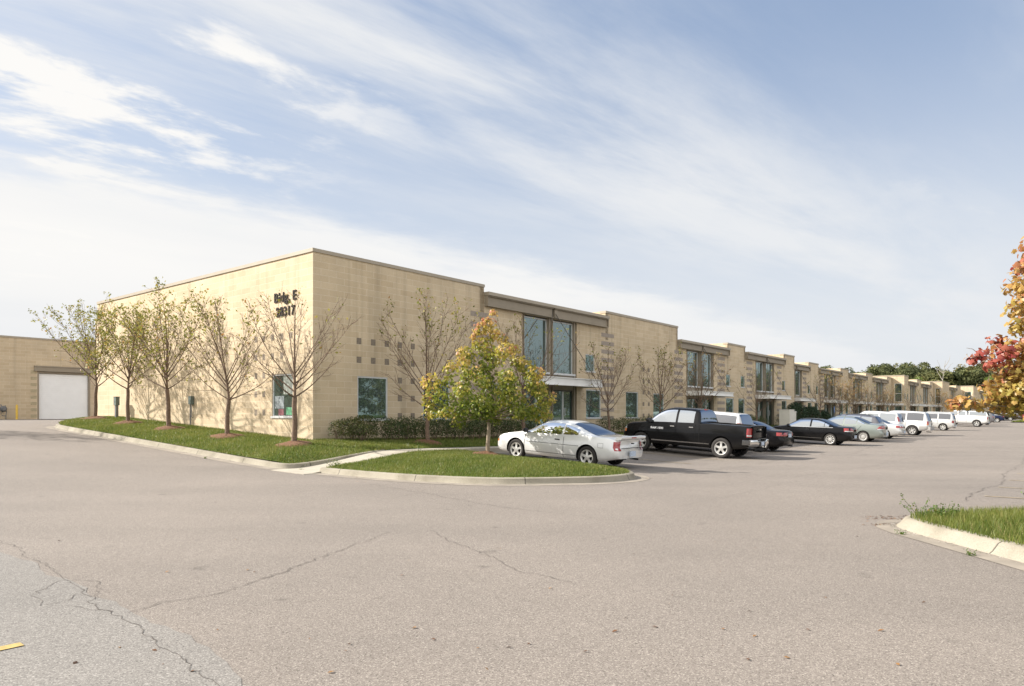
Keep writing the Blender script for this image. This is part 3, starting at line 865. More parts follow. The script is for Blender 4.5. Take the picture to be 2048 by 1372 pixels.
# short stub return at the set-back and the roofs' side walls
bx = mb
def shell(a, b, z, v0=0., v1=19.5):
    bx.add([(a, v0, z-.25), (b, v0, z-.25), (b, v1, z-.25), (a, v1, z-.25)], [(0, 1, 2, 3)], 2)
    return
for a, b, t in blocksA:
    t2 = t
    v1 = 19.5 if a == 0 else 9.
    # upstanding parapet walls: two side walls, back
    if a > 0: bx.box(a, a+.3, .0, v1, 6.0, t)
    bx.box(b-.3, b, .0, v1, 6.0, t); bx.box(a+.3, b-.3, v1-.3, v1, 6.0, t)
    if a > 0: bx.box(a+.3, b-.3, .02, .3, 6.6, t-.03)
wall(mb, SW_, 0, 19.5, -.6, lambda s: HI1, [(1.27, 2.67, 1.54, 3.2)])
bx.box(.02, .3, .02, 19.2, 6.8, HI1-.03); bx.box(.3, 9.07, .02, .3, 6.8, HI1-.03)
bx.box(.0, 102., 19.5, 19.8, -.6, 6.7)
shell(0.3, 9.1, 7.1); shell(9.37, 20.06, 7.0); shell(20.36, 29.1, 7.1); shell(29.4, 54.2, 6.6); shell(54.2, 104., 6.6, 1.32)
# recessed square blocks and grey accent courses
for r_, z in enumerate((4.49, 3.765, 3.04, 2.31, 1.59)):
    for c_, u in enumerate((2.09, 2.79, 3.49, 4.18, 4.89)):
        if r_ > 1 and c_ < 3: continue
        F0.box(mb, u-.115, u+.115, .0, .004, z-.121, z+.121, 3)
    for c_, v in enumerate((3.81, 3.24, 2.63, 2.0, 1.39)):
        if r_ > 1 and c_ > 1: continue
        if r_ == 1 and c_ == 4: continue
        SW_.box(mb, v-.1, v+.1, .0, .004, z+.02, z+.26, 3)
    for u in (24.6, 25.3):
        F0.box(mb, u-.115, u+.115, .0, .004, z-.121, z+.121, 3)
for t0, t1, zt in ((8.45, 9.7, 6.4), (19.6, 21.0, 6.4), (28.9, 30.2, 6.05), (36.1, 37.5, 6.05), (42.0, 43.3, 6.05), (49.3, 50.5, 6.05)):
    stripes(mb, F0, t0, t1, zt, 1.2)
# ---- set-back stretch B on the plane v = 1.3
blocksB = [(63.0, 66.6, HI2), (75.6, 79.3, HI2), (88.1, 91.8, HI2), (100.8, 104.2, HI2)]
bayB = [(58.5, 2.3), (71.1, 2.3), (83.7, 2.3), (96.3, 2.3)]
def topB(u):
    for a, b, t in blocksB:
        if a <= u <= b: return t
    return LO2-.1
opensB = []
winB = []
for a, b, t in blocksB:
    winB += [(a-.25, a+1.2, 1.5, 2.95), (b-1.45, b-.1, 1.5, 2.95), (a-.25, a+.6, 3.85, 4.78), (b-.95, b-.1, 3.85, 4.78)]
opensB = list(winB)+[(c-h, c+h, .5, 6.22, .24) for c, h in bayB]
wall(mb, FB, 54.2, 104.2, -.6, topB, opensB, breaks=[x for b in blocksB for x in b[:2]])
for a, b, t in blocksB:
    bx.box(a, a+.3, 1.3, 9, 6, t); bx.box(b-.3, b, 1.3, 9, 6, t); bx.box(a+.3, b-.3, 8.7, 9, 6, t); bx.box(a+.3, b-.3, 1.32, 1.6, 6.4, t-.03)
    stripes(mb, FB, a-2.0, a-.75, 6.05, 1.2); stripes(mb, FB, b+.75, b+2.0, 6.05, 1.2)
bx.box(53.9, 54.19, .02, 1.3, -.6, 7.18); bx.box(104.0, 104.3, 1.3, 19.5, -.6, 6.7)
mb.build('wall', [M['block'], M['accent'], M['roof'], M['recess']], BLD)
def cop(root, *a):
    m_ = MB(); coping(m_, *a); m_.build('coping', M['coping'], root)
for a, b, t in blocksA[1:]: cop(BLD, F0, a-.02, b+.02, t)
cop(BLD, F0, .35, 9.39, HI1); cop(BLD, SW_, -.04, 19.5, HI1)
for a, b, t in blocksB: cop(BLD, FB, a-.02, b+.02, t)
for w_ in winA: window(F0, BLD, *w_)
for w_ in smallA: window(F0, BLD, *w_, fw=.05)
for w_ in winB: window(FB, BLD, *w_, fw=.05, sill=False)
for i, (c, h) in enumerate(bayA):
    zt = 6.70 if i == 0 else 6.22
    bay(F0, BLD, c, h, fl, zt, (3.78, zt-.08) if i == 0 else (3.62, zt-.06), (3.12, 3.53) if i == 0 else (2.98, 3.30))
for c, h in bayB: bay(FB, BLD, c, h, .5, 6.22, (3.62, 6.16), (2.98, 3.30), detail=False)
for a, b, c, z in ((9.39, 20.04, 14.66, LO1), (29.42, 37.98, 33.1, LO2), (41.72, 51.08, 46.3, LO2)): beam(F0, BLD, a, b, 6.70 if z == LO1 else 6.22, z, c)
for (a, b), c in zip(((54.22, 62.98), (66.62, 75.58), (79.32, 88.08), (91.82, 100.78)), (58.5, 71.1, 83.7, 96.3)): beam(FB, BLD, a, b, 6.22, LO2, c)
# end-wall window with papers taped inside the glass
wf = window(SW_, BLD, 1.27, 2.67, 1.54, 3.2)
mb = MB(); SW_.box(mb, 1.36, 1.80, -.066, -.063, 1.64, 1.92); mb.build('notice', M['paper_green'], wf)
mb = MB(); SW_.box(mb, 1.97, 2.32, -.066, -.063, 1.62, 1.86); mb.build('notice', M['paper_red'], wf)
mb = MB(); SW_.box(mb, 1.95, 2.56, -.067, -.064, 1.88, 2.36); mb.build('poster', M['paper_white'], wf)
mb = MB(); SW_.box(mb, 1.34, 1.98, -.067, -.064, 2.42, 3.12); mb.build('blind', M['sidebox'], wf)

# raised letters on the end wall
def letters(name, text, size, t_left, z_base, parent, mat, pl, d=.05, width=None, depth=.03, off=.008):
    cu = bpy.data.curves.new(name, 'FONT'); cu.body = text; cu.size = size; cu.extrude = depth; cu.offset = off; cu.space_character = 1.06
    t = bpy.data.objects.new(name, cu); col.objects.link(t)
    dg = bpy.context.evaluated_depsgraph_get(); dg.update()
    me = bpy.data.meshes.new_from_object(t.evaluated_get(dg)); bpy.data.objects.remove(t); bpy.data.curves.remove(cu)
    n = len(me.vertices); c = np.zeros(n*3); me.vertices.foreach_get('co', c); c = c.reshape(-1, 3)
    c[:, 0] -= c[:, 0].min()
    if width: c[:, 0] *= width/c[:, 0].max()
    out = np.array([pl(x, z, y) for x, y, z in c]); me.vertices.foreach_set('co', out.ravel()); me.update()
    me.materials.clear(); me.materials.append(mat)
    me.name = name
    return link(name, me, parent)
SG = empty('building_sign', tuple(W(0, 1.75, 5.4)), YAW)
tag(SG, 'dark raised letters reading Bldg. E 28317 high on the sunlit end wall', 'sign')
# text reads left to right for a viewer outside: decreasing v
def on_end(t0, zb): return lambda x, out, up: (-.022-out, (t0-x)-1.75, zb+up-5.4)
letters('lettering', 'Bldg. E', .50, 0, 0, SG, M['sign'], on_end(2.47, 5.955), width=1.46, off=.009, depth=.014)
letters('lettering', '28317', .50, 0, 0, SG, M['sign'], on_end(2.35, 5.40), width=1.24, off=.009, depth=.014)

# ---- nearer neighbour blocks stepping forward along the row
def stepped(name, label, u0, u1, vf, vback, blocks, bays, floor, prevv, winrow=True):
    root = empty(name, tuple(W(u0, vf, 0)), YAW); tag(root, label, 'building')
    pl = Plane((0, 0), (1, 0), (0, -1)); Ls = u1-u0
    bl = [(a-u0, b-u0, t) for a, b, t in blocks]
    def top(u):
        for a, b, t in bl:
            if a <= u <= b: return t
        return LO2-.1
    op = [(c-u0-h, c-u0+h, floor, 6.22, .24) for c, h in bays]; wn = []
    for a, b, t in bl:
        if b-a > 2.6 and winrow:
            wn += [(a+.2, a+1.1, 3.95, 4.85), (b-1.1, b-.2, 3.95, 4.85), (a+.2, a+1.4, floor+.9, 3.0)]
    mb = MB(); wall(mb, pl, 0, Ls, -.6, top, op+wn, breaks=[x for q in bl for x in q[:2]])
    sd = Plane((0, 0), (0, 1), (-1, 0)); ww = prevv-vf+6
    st = max(.25, (prevv-vf)*.18); en = (prevv-vf)*.80
    so_ = [(st, en, 3.55, 6.35), (st, en, floor, 2.95)]
    wall(mb, sd, 0, ww, -.6, lambda s: bl[0][2], so_)
    mb.add([(0.3, .3, 6.6), (Ls, .3, 6.6), (Ls, vback, 6.6), (.3, vback, 6.6)], [(0, 1, 2, 3)], 1)
    for a, b, t in bl:
        if a > 0: mb.box(a, a+.3, .0, 6, 6, t)
        else: mb.box(a+.02, a+.3, .02, ww, 6.6, t-.03)
        mb.box(b-.3, b, .0, 6, 6, t); mb.box(a+.3, b-.3, .02, .3, 6.4, t-.03); mb.box(a+.3, b-.3, 5.7, 6, 6, t)
    mb.box(Ls-.3, Ls-.01, .02, vback, -.6, 6.7); mb.box(0, Ls, vback, vback+.3, -.6, 6.7); mb.box(0.02, .3, ww, vback, -.6, 6.7)
    mb.build('wall', [M['block'], M['roof']], root)
    for a, b, t in bl: cop(root, pl, max(a, .35)-.02, b+.02, t)
    cop(root, sd, -.04, ww, bl[0][2])
    for w_ in wn: window(pl, root, *w_, fw=.05, sill=False)
    window(sd, root, st, en, 3.55, 6.35, trans=(4.85,), sill=False, fw=.07, frame='white'); window(sd, root, st, en, floor, 2.95, trans=(1.5,), sill=False, fw=.07)
    mb = MB(); sd.box(mb, .1, prevv-vf+.0, .0, .45, 3.02, 3.32); mb.build('canopy', M['canopy'], root)
    for c, h in bays: bay(pl, root, c-u0, h, floor, 6.22, (3.62, 6.16), (2.98, 3.30), detail=False)
    ed = sorted([0, Ls]+[x for q in bl for x in q[:2]])
    for c, h in bays:
        a = max(b for _, b, _ in bl if b <= c-u0); nx = [q[0] for q in bl if q[0] >= c-u0]; b = min(nx) if nx else Ls
        beam(pl, root, a+.02, b-.02, 6.22, LO2, c-u0)
    return root
stepped('office_block', 'first tan office block stepping forward past the long row, sunlit side with tall dark window', 104.3, 129.9, -.35, 18, [(104.3, 107.6, HI1-.1), (114.6, 118.2, HI2+.1), (126.6, 129.9, HI2+.1)], [(111.1, 2.3), (122.4, 2.3)], .55, 1.3)
stepped('office_block', 'second tan office block stepping forward farther down the row, tall dark window in its side', 130.0, 155.9, -1.75, 18, [(130, 138.2, HI1-.1), (146.6, 153, HI2+.1)], [(142.4, 2.3)], .7, -.35)
stepped('office_block', 'low tan office block farthest down the row, half hidden by orange maple leaves', 156, 200, -3.6, 18, [(156, 166, HI1-.15), (175, 182, HI2), (192, 200, HI2)], [(170.5, 2.3), (187, 2.3)], .9, -1.75, False)

# ---- garage building at the back left
GAR = empty('garage_building', tuple(W(-30, 41, 0)), YAW)
tag(GAR, 'shaded tan block building with white roll up door at far left', 'building')
GP = Plane((0, 0), (1, 0), (0, -1))
mb = MB(); gz = 1.29
wall(mb, GP, 0, 75, .4, lambda s: 7.55, [(33.67, 37.4, gz-.02, 5.0, .30)])
mb.box(0, .3, 0.01, 25, .4, 7.54); mb.box(74.7, 75, .01, 25, .4, 7.54); mb.box(.3, 74.7, 24.7, 25, .4, 7.54); mb.box(.3, 74.7, .02, .3, 6.9, 7.53)
mb.add([(.3, .3, 7.1), (74.7, .3, 7.1), (74.7, 24.7, 7.1), (.3, 24.7, 7.1)], [(0, 1, 2, 3)], 2)
z = gz+.24
while z < 5.0:
    GP.box(mb, 33.22, 33.62, .0, .003, z-.121, z+.121, 1); z += .484
mb.build('wall', [M['block'], M['accent2'], M['roof']], GAR)
mb = MB(); coping(mb, GP, -.02, 75.02, 7.55); mb.build('coping', M['coping'], GAR)
mb = MB(); GP.box(mb, 33.45, 37.62, .0, .12, 5.0, 5.42); GP.box(mb, 33.45, 37.62, .12, .16, 5.34, 5.42); mb.build('lintel', M['beam'], GAR)
mb = MB(); GP.box(mb, 33.67, 33.79, -.30, -.02, gz, 4.98); GP.box(mb, 37.28, 37.40, -.30, -.02, gz, 4.98); GP.box(mb, 33.79, 37.28, -.30, -.05, 4.85, 4.98); mb.build('door_frame', M['beam'], GAR)
mb = MB(); n = 22
for i in range(n):
    a = gz+.01+i*(3.53/n); GP.box(mb, 33.80, 37.27, -.27, -.20, a, a+3.53/n-.014); GP.box(mb, 33.80, 37.27, -.27, -.225, a+3.53/n-.014, a+3.53/n)
mb.build('roll_up_door', M['door'], GAR)
# ------------------------------------------------------------------ small fixed objects
def at(u, v, z=None): return W(u, v, float(G(u, v)) if z is None else z)
mb = MB(); mb.tube([(0, 0, -.3), (0, 0, 1.02), (0, 0, 1.09), (0, 0, 1.12)], [.075, .075, .055, .01], 14)
o = mb.build('bollard', M['bollard'], smooth=50); o.location = at(2.1, 40.2); tag(o, 'yellow steel bollard standing beside the gas meters at the garage wall', 'bollard')
for i, (u, dz) in enumerate(((1.35, 0), (.65, .02))):
    r = empty('gas_meter', tuple(at(u, 40.55)), YAW)
    tag(r, ('gray gas meter on the wall next to the yellow bollard', 'gray gas meter cut by the left edge of the picture, farther from the bollard')[i], 'gas meter', 'gas meters on the garage wall')
    mb = MB(); mb.lathe([(0, -.16), (.15, -.15), (.22, -.08), (.23, .02), (.20, .12), (0, .15)], 'y', 18, (0, 0, .78)); mb.box(-.10, .10, -.2, -.13, .70, .9); mb.build('meter_body', M['pipe_grey'], r, smooth=40)
    mb = MB(); mb.tube([(-.12, 0, .98), (-.12, 0, 1.08), (-.12, .38, 1.08)], .025, 8); mb.tube([(.12, 0, .98), (.12, 0, 1.04), (.2, .0, .55), (.16, 0, .3), (.16, 0, -.1)], .03, 8); mb.tube([(-.05, 0, .56), (-.2, .0, .4), (-.05, 0, .28), (.16, 0, .26)], .025, 8)
    mb.build('pipe', M['pipe_grey'], r, smooth=60)
# utility pedestal on the lawn and the wall-hung box with conduit
up_ = empty('utility_pedestal', tuple(W(-.45, 15.9, 0)), YAW); z0 = float(lawn_z(-.45, 15.9))
tag(up_, 'green gray utility box on a post by the sunlit wall behind the second tree', 'utility box')
mb = MB(); mb.box(-.09, .09, -.14, .14, z0+.62, z0+1.03); mb.box(-.105, .105, -.155, .155, z0+1.03, z0+1.055); mb.box(-.105, -.09, -.03, .0, z0+.75, z0+.83); mb.build('cabinet', M['box_green'], up_)
mb = MB(); mb.box(-.06, .06, -.08, .08, z0-.2, z0+.62); mb.build('post', M['pipe_grey'], up_)
ub = empty('wall_box', tuple(W(-.02, 8.95, 0)), YAW); z0 = float(lawn_z(-.2, 8.95))
tag(ub, 'dark green electrical box with conduit on sunlit wall behind the third tree', 'electrical box')
mb = MB(); mb.box(-.13, 0, -.12, .12, z0+.95, z0+1.32); mb.box(-.142, -.13, -.105, .105, z0+.97, z0+1.30); mb.build('enclosure', M['box_green'], ub)
mb = MB(); mb.tube([(-.07, .06, z0+.95), (-.07, .06, z0-.1)], .03, 8); mb.tube([(-.07, -.07, z0+.95), (-.07, -.07, z0+.4), (-.03, -.07, z0+.36)], .02, 8); mb.build('conduit', M['pipe_grey'], ub)
# beige switch cabinets beyond the pickup
for i, (u, v, w_, d_, h_) in enumerate(((42.6, -3.05, 1.15, .8, 1.52), (44.35, -2.75, .75, .75, 1.36))):
    z0 = float(lawn_z(u, v)); r = empty('switch_cabinet', tuple(W(u, v, z0)), YAW)
    tag(r, ('tall pale gray electrical cabinet with row of vents standing before the dark bushes', 'smaller rounded pale cabinet right of and behind the tall electrical cabinet')[i], 'electrical cabinet', 'electrical cabinets by the hedge')
    mb = MB(); mb.box(-w_/2, w_/2, -d_/2, d_/2, .06, h_-.06); mb.box(-w_/2-.02, w_/2+.02, -d_/2-.02, d_/2+.02, h_-.06, h_); mb.build('cabinet_body', M['box_beige'], r)
    mb = MB(); mb.box(-w_/2+.05, -.01, -d_/2-.02, -d_/2, .1, h_-.1); mb.box(.01, w_/2-.05, -d_/2-.02, -d_/2, .1, h_-.1)
    for k in range(6): mb.box(w_/2-.35, w_/2-.12, -d_/2-.03, -d_/2-.02, .25+k*.18, .31+k*.18)
    mb.build('door', M['box_beige'], r)
    mb = MB(); mb.box(-w_/2-.1, w_/2+.1, -d_/2-.1, d_/2+.1, -.15, .06); mb.build('pad', M['concrete'], r)
    mb = MB(); mb.tube([(w_/2+.02, -d_/2, h_-.15), (w_/2+.09, -d_/2-.04, h_-.05)], .02, 6); mb.build('handle', M['pipe_grey'], r)
for i, u in enumerate((50.3, 55.6)):
    v = -4.6; z0 = float(swz(u)); r = empty('parking_sign', tuple(W(u, v, z0)), YAW+R(12))
    tag(r, ('blue and white accessible parking sign on a post before the dark bushes', 'small pale parking sign on a post, right of the blue one')[i], 'sign', 'parking signs on posts')
    mb = MB(); mb.box(-.03, .03, -.02, .02, -.1, 1.9); mb.build('post', M['pipe_grey'], r)
    mb = MB(); mb.box(-.15, .15, -.045, -.022, 1.35, 1.88); f = mb.build('sign_panel', M['signblue'] if i == 0 else M['white'], r)
    mb = MB()
    # wheelchair symbol: head, body, wheel
    mb.lathe([(0, -.052), (.022, -.052), (.022, -.046)], 'y', 10, (-.01, 0, 1.77)); mb.box(-.025, .01, -.052, -.046, 1.62, 1.74); mb.box(.01, .07, -.052, -.046, 1.62, 1.65); mb.box(.06, .085, -.052, -.046, 1.53, 1.62)
    mb.lathe([(.055, -.052), (.075, -.052), (.075, -.046), (.055, -.046)], 'y', 16, (-.005, 0, 1.58), closed=True)
    mb.build('symbol', M['white'] if i == 0 else M['signblue'], f)

# ------------------------------------------------------------------ shrubs and hedges
def leafball(name, mat, lumps, n, size, seed, parent=None, core=True):
    rng = np.random.default_rng(seed); P = []; NB = []; wts = np.array([l[3]*l[4] for l in lumps]); wts /= wts.sum()
    for (x, y, z, rx, rz, ry), w_ in zip([(l+(l[3],))[:6] if len(l) == 5 else l for l in lumps], wts):
        k = max(8, int(n*w_)); d = rng.normal(size=(k, 3)); d /= np.linalg.norm(d, axis=1)[:, None]; d[:, 2] = np.where(d[:, 2] < -.55, -d[:, 2], d[:, 2])
        r = rng.uniform(.62, 1.08, k)**.8
        P.append(np.stack([x+d[:, 0]*rx*r, y+d[:, 1]*ry*r, z+d[:, 2]*rz*r], 1)); NB.append(d)
    P = np.concatenate(P); NB = np.concatenate(NB)
    k_ = P[:, 2] > .01; P = P[k_]; NB = NB[k_]
    V, F = leaves(P, size*rng.uniform(.7, 1.4, len(P)), LEAF4, LEAF4F, rng, NB, .45)
    cl = .35+.25*np.sin(P[:, 0]*5+2*np.sin(P[:, 1]*4))*np.sin(P[:, 2]*6+P[:, 0]*2)
    t = np.clip(cl+rng.normal(0, .2, len(P)), 0, 1)
    return np_mesh(name, V, F, M[mat], t, parent)
def stems(name, lumps, seed, parent, mat='bark', k=9):
    rng = np.random.default_rng(seed); mb = MB()
    for l in lumps:
        for _ in range(k):
            a = rng.uniform(0, 6.28); r = rng.uniform(.2, .8)*l[3]; tip = np.array([l[0]+math.cos(a)*r, l[1]+math.sin(a)*r, l[2]+l[4]*rng.uniform(.2, .8)])
            b = np.array([l[0]+math.cos(a)*r*.25, l[1]+math.sin(a)*r*.25, -.05]); mb.tube([b, (b+tip)/2+rng.normal(size=3)*.03, tip], [.013, .010, .005], 4)
    return mb.build(name, M[mat], parent)
def plant(name, label, u, v, lumps, n, size, seed, mat, cat='shrub', group=None, k=9):
    r = empty(name, tuple(W(u, v, float(lawn_z(u, v)))), YAW); tag(r, label, cat, group)
    leafball('foliage', mat, lumps, n, size, seed, r); stems('stems', lumps, seed, r, k=k); return r
plant('shrub', 'sunlit olive green shrub at the corner of the building', 1.0, -.95, [(0, 0, .42, .55, .45), (.65, .1, .45, .6, .5), (-.45, .1, .38, .45, .4), (.2, -.45, .3, .5, .35)], 4200, .055, 5, 'shrub')
def hedge(label, u0, u1, v, h, n, seed, mat='hedge', depth=.62):
    rng = np.random.default_rng(seed); L_ = u1-u0; k = int(L_/.55); lumps = []
    for i in range(k):
        x = (i+.5)*L_/k+rng.normal(0, .06); hh = h*rng.uniform(.86, 1.1)
        lumps.append((x, rng.normal(0, .05)+.15, hh*.50, .5, hh*.5)); lumps.append((x+rng.normal(0, .1), -.25+rng.normal(0, .08), hh*.40, .48, hh*.42))
    r = empty('hedge', tuple(W(u0, v, float(lawn_z((u0+u1)/2, v)))), YAW); tag(r, label, 'hedge', 'hedges along the facade')
    leafball('foliage', mat, lumps, n, .06, seed, r); stems('stems', lumps, seed, r, k=5); return r
hedge('long dark hedge under the three nearest facade windows, left of the silver coupe', 2.1, 11.6, -1.15, 1.0, 17000, 21)
hedge('dark hedge under the windows between first entrance and black pickup nose', 17.9, 30.2, -1.15, .95, 11000, 22)
hedge('dark low hedge seen between black pickup bed and tall electrical cabinet', 35.6, 42.3, -1.2, 1.0, 4500, 23)
hedge('dark low hedge behind the black sedan, under the parking signs', 45.3, 60.5, -1.6, 1.05, 8000, 24)
yl = [((0, 0, 1.0, .95, 1.05), (.9, .1, .9, .8, .9), (-.7, 0, .8, .7, .8), (.3, .2, 1.5, .6, .6)), ((0, 0, .85, .9, .9), (1.0, 0, .7, .8, .75), (.4, .1, 1.2, .7, .55)), ((0, 0, .7, .8, .75), (.8, 0, .6, .7, .6))]
for i, (u, lab) in enumerate(((47.6, 'tallest dark evergreen bush right of the electrical cabinets'), (51.6, 'dark evergreen bush behind the blue parking sign'), (55.2, 'low dark evergreen bush behind the black sedan roof'))):
    plant('evergreen_bush', lab, u, -2.2, list(yl[i]), 4200, .10, 31+i, 'yew', 'bush', 'evergreen bushes by the cabinets')

# ------------------------------------------------------------------ trees
def limb(p, d, L_, rng, curve=.25, n=6, wig=.05):
    pts = [np.array(p, float)]; d = np.array(d, float)/np.linalg.norm(d); st = L_/n
    for i in range(n):
        d = d + np.array([0, 0, curve/n]) + rng.normal(size=3)*wig; d /= np.linalg.norm(d)
        pts.append(pts[-1]+d*st)
    return np.array(pts)
def pear(name, label, loc, seed, H=5.5, fork=1.45, spread=1.75, leafn=500, topbias=.6, nmain=15, group=None, r0=.085, mat='pear', twig=1., lsz=.11, lean=0., mulch=True):
    rng = np.random.default_rng(seed)
    root = empty('ornamental_tree', loc, rng.uniform(0, 6.28)); tag(root, label, 'tree', group)
    mb = MB(); tips = []
    top = H*.62; n = 7
    tr = [np.array([0, 0, -.15])]
    bx_, by_ = rng.normal(0, .07, 2)
    for i in range(1, n+1): tr.append(np.array([bx_*(i/n)**2+.012*math.sin(i*1.3+seed), by_*(i/n)**2+.012*math.cos(i*1.1+seed), -.15+(fork+.15)*i/n]))
    mb.tube(tr, np.interp(range(n+1), [0, 1, n], [r0*1.25, r0, r0*.82]), 9)
    base = tr[-1]
    # central leader above the fork
    ld = limb(base, (rng.normal(0, .06), rng.normal(0, .06), 1), H-fork-.2, rng, .1, 9, .03)
    mb.tube(ld, np.linspace(r0*.5, .005, 10), 6)
    mains = [(ld, .45)]
    ga = rng.uniform(0, 6.28)
    for i in range(nmain):
        f = i/(nmain-1); q = ld[0]+(ld[int(f*4)]-ld[0])*1.0 if f > .15 else base
        if f > .15: q = ld[0]+(ld[1]-ld[0])*(f*2.6) if f < .385 else ld[1]+(ld[2]-ld[1])*min(1, (f-.385)*1.9)
        az = ga+i*2.399+rng.normal(0, .25); inc = R(np.interp(f, [0, .4, 1], [70, 46, 19])+rng.normal(0, 5))
        L_ = np.interp(f, [0, .3, 1], [spread*1.35, (H-fork)*.88, (H-fork)*.78])*rng.uniform(.82, 1.1)
        P = limb(q, (math.cos(az)*math.sin(inc), math.sin(az)*math.sin(inc), math.cos(inc)), L_, rng, np.interp(f, [0, 1], [.62, .25]), 8, .045)
        r1 = np.interp(f, [0, 1], [r0*.36, r0*.24])*rng.uniform(.8, 1.1)
        mb.tube(P, np.interp(range(9), [0, 3, 8], [r1, r1*.55, .0042]), 5); mains.append((P, .22))
    for P, s0 in mains:
        L_ = np.linalg.norm(np.diff(P, axis=0), axis=1).sum(); m = int(max(5, L_*5.0*twig))
        for j in range(m):
            t = s0+(1-s0)*(j+rng.uniform(0, 1))/m; x = t*(len(P)-1); i0 = min(int(x), len(P)-2); p = P[i0]+(P[i0+1]-P[i0])*(x-i0); ax = P[i0+1]-P[i0]; ax /= np.linalg.norm(ax)
            rd = rng.normal(size=3); rd -= rd.dot(ax)*ax; rd /= np.linalg.norm(rd); an = R(rng.uniform(28, 55)); d = ax*math.cos(an)+rd*math.sin(an)
            l2 = rng.uniform(.45, 1.05)*(1.15-.7*t)*min(1.1, L_*.55)
            S = limb(p, d, l2, rng, .45, 4, .07); mb.tube(S, np.linspace(.0075, .0032, 5), 4, cap=False); tips.append((S[-1], t)); tips.append((S[2], t*.8))
            for _ in range(rng.integers(1, 3)):
                i1 = rng.integers(1, 4); rd = rng.normal(size=3); d2 = (S[i1+1]-S[i1]); d2 /= np.linalg.norm(d2); d2 = d2+rd*.5
                T = limb(S[i1], d2, rng.uniform(.15, .42), rng, .3, 2, .08); mb.tube(T, [.005, .0042, .003], 3, cap=False); tips.append((T[-1], t))
    mb.build('trunk', M['bark'], root, smooth=60)
    tp = np.array([t[0] for t in tips]); h = tp[:, 2]/H
    wt = np.exp(-((1-h)/.22)**2)*topbias+(1-topbias)*.55+.03; wt *= rng.uniform(0, 1, len(wt))**2; wt /= wt.sum()
    if leafn:
        ids = rng.choice(len(tp), leafn, p=wt); P = tp[ids]+rng.normal(size=(leafn, 3))*.07
        V, F = leaves(P, lsz*rng.uniform(.6, 1.35, leafn), LEAF4, LEAF4F, rng)
        np_mesh('leaves', V, F, M[mat], np.clip(rng.normal(.5, .25, leafn), 0, 1), root)
    return root
def mulch_ring(u, v, zf, r, seed):
    rng = np.random.default_rng(seed); mb = MB(); n = 22; rows = []
    for k, (f, h) in enumerate(((1.05, -.03), (1.0, .01), (.85, .05), (.55, .085), (.25, .12), (.0, .13))):
        row = []
        for i in range(n):
            a = 2*math.pi*i/n; rr = r*f*(1+.12*math.sin(3*a+seed)+rng.normal(0, .04)); uu = u+math.cos(a)*rr; vv = v+math.sin(a)*rr
            p = W(uu, vv, float(zf(uu, vv))+h+rng.normal(0, .012)*(f > 0)); row.append(tuple(p))
        rows.append(row)
    mb.grid(rows, close=True); o = mb.build('mulch_ring', M['mulch'], smooth=40)
    return tag(o, MULCH_LABELS[seed-1], 'mulch', 'mulch rings around the tree trunks')
MULCH_LABELS = ['brown mulch mound round the tree nearest the building corner', 'brown mulch mound round the second tree from the corner on the left strip', 'brown mulch mound round the third tree from the corner on the left strip',
                'brown mulch mound round the fourth tree from the corner on the left strip', 'brown mulch mound round the farthest tree on the left strip', 'reddish mulch mound round the bare tree before the dark hedge', 'brown mulch mound round the golden maple on the curb island']
LT = 'trees along the sunlit end wall'; FT = 'bare trees along the shaded facade'
lt = [(-1.5, -1.1, 5.15, 1.55, 1.85, 100, .8, 'almost bare spreading tree at the building corner, branches crossing the raised letters', 41, .095),
      (-1.5, 3.3, 5.2, 1.35, 1.75, 700, .7, 'thinly leaved tree second from the building corner on the left lawn strip', 42, .088),
      (-1.5, 8.0, 5.7, 1.6, 1.7, 1900, .3, 'tallest leafy yellow green tree, third from the corner, before the wall box', 43, .095),
      (-1.5, 12.0, 5.3, 1.5, 1.6, 2500, .25, 'leafy yellow green tree fourth from the corner, beside the utility pedestal', 44, .085),
      (-1.5, 15.7, 5.5, 1.5, 1.65, 2100, .3, 'leafy tree at the far end of the left lawn strip, before the roll up door', 45, .09)]
for i, (u, v, H, fk, sp_, ln, tb, lab, sd_, r0) in enumerate(lt):
    pear('ornamental_tree', lab, tuple(W(u, v, float(lawn_z(u, v))+.05)), sd_, H, fk, sp_, ln, tb, group=LT, r0=r0, nmain=13 if i == 0 else 15, twig=.8 if i == 0 else 1.15)
    mulch_ring(u, v, lawn_z, .62, i+1)
ft = [(3.4, -2.45, 5.45, 1.3, 1.75, 420, 1.0, 'bare tree with a leafy top before the dark hedge, left of the golden maple', 51, .085),
      (9.25, -2.45, 5.5, 1.3, 1.6, 260, .8, 'bare tree mostly hidden behind the golden maple, beside the entrance door', 52, .085),
      (16.5, -2.45, 4.7, 1.25, 1.45, 200, .85, 'small bare tree between the first entrance canopy and the black pickup', 53, .07),
      (22.3, -2.45, 5.2, 1.25, 1.6, 420, .85, 'bushy bare tree rising behind the black pickup cab', 54, .08),
      (27.9, -2.45, 4.9, 1.25, 1.6, 380, .6, 'bare tree with yellow leaves before the second entrance bay', 55, .08)]
for (u, v, H, fk, sp_, ln, tb, lab, sd_, r0) in ft:
    pear('ornamental_tree', lab, tuple(W(u, v, float(lawn_z(u, v))+.05)), sd_, H, fk, sp_, ln, tb, group=FT, r0=r0, nmain=13, mat='peardry' if ln > 300 and tb < .7 else 'pear')
mulch_ring(3.4, -2.45, lawn_z, .6, 6)
p1 = pear('ornamental_tree', 'bare tree before the third entrance bay, left of the pale cabinet', tuple(W(37.6, -2.45, float(lawn_z(37.6, -2.45)))), 61, 4.6, 1.2, 1.6, 220, .6, 11, FT, .075, twig=.8, lsz=.09)
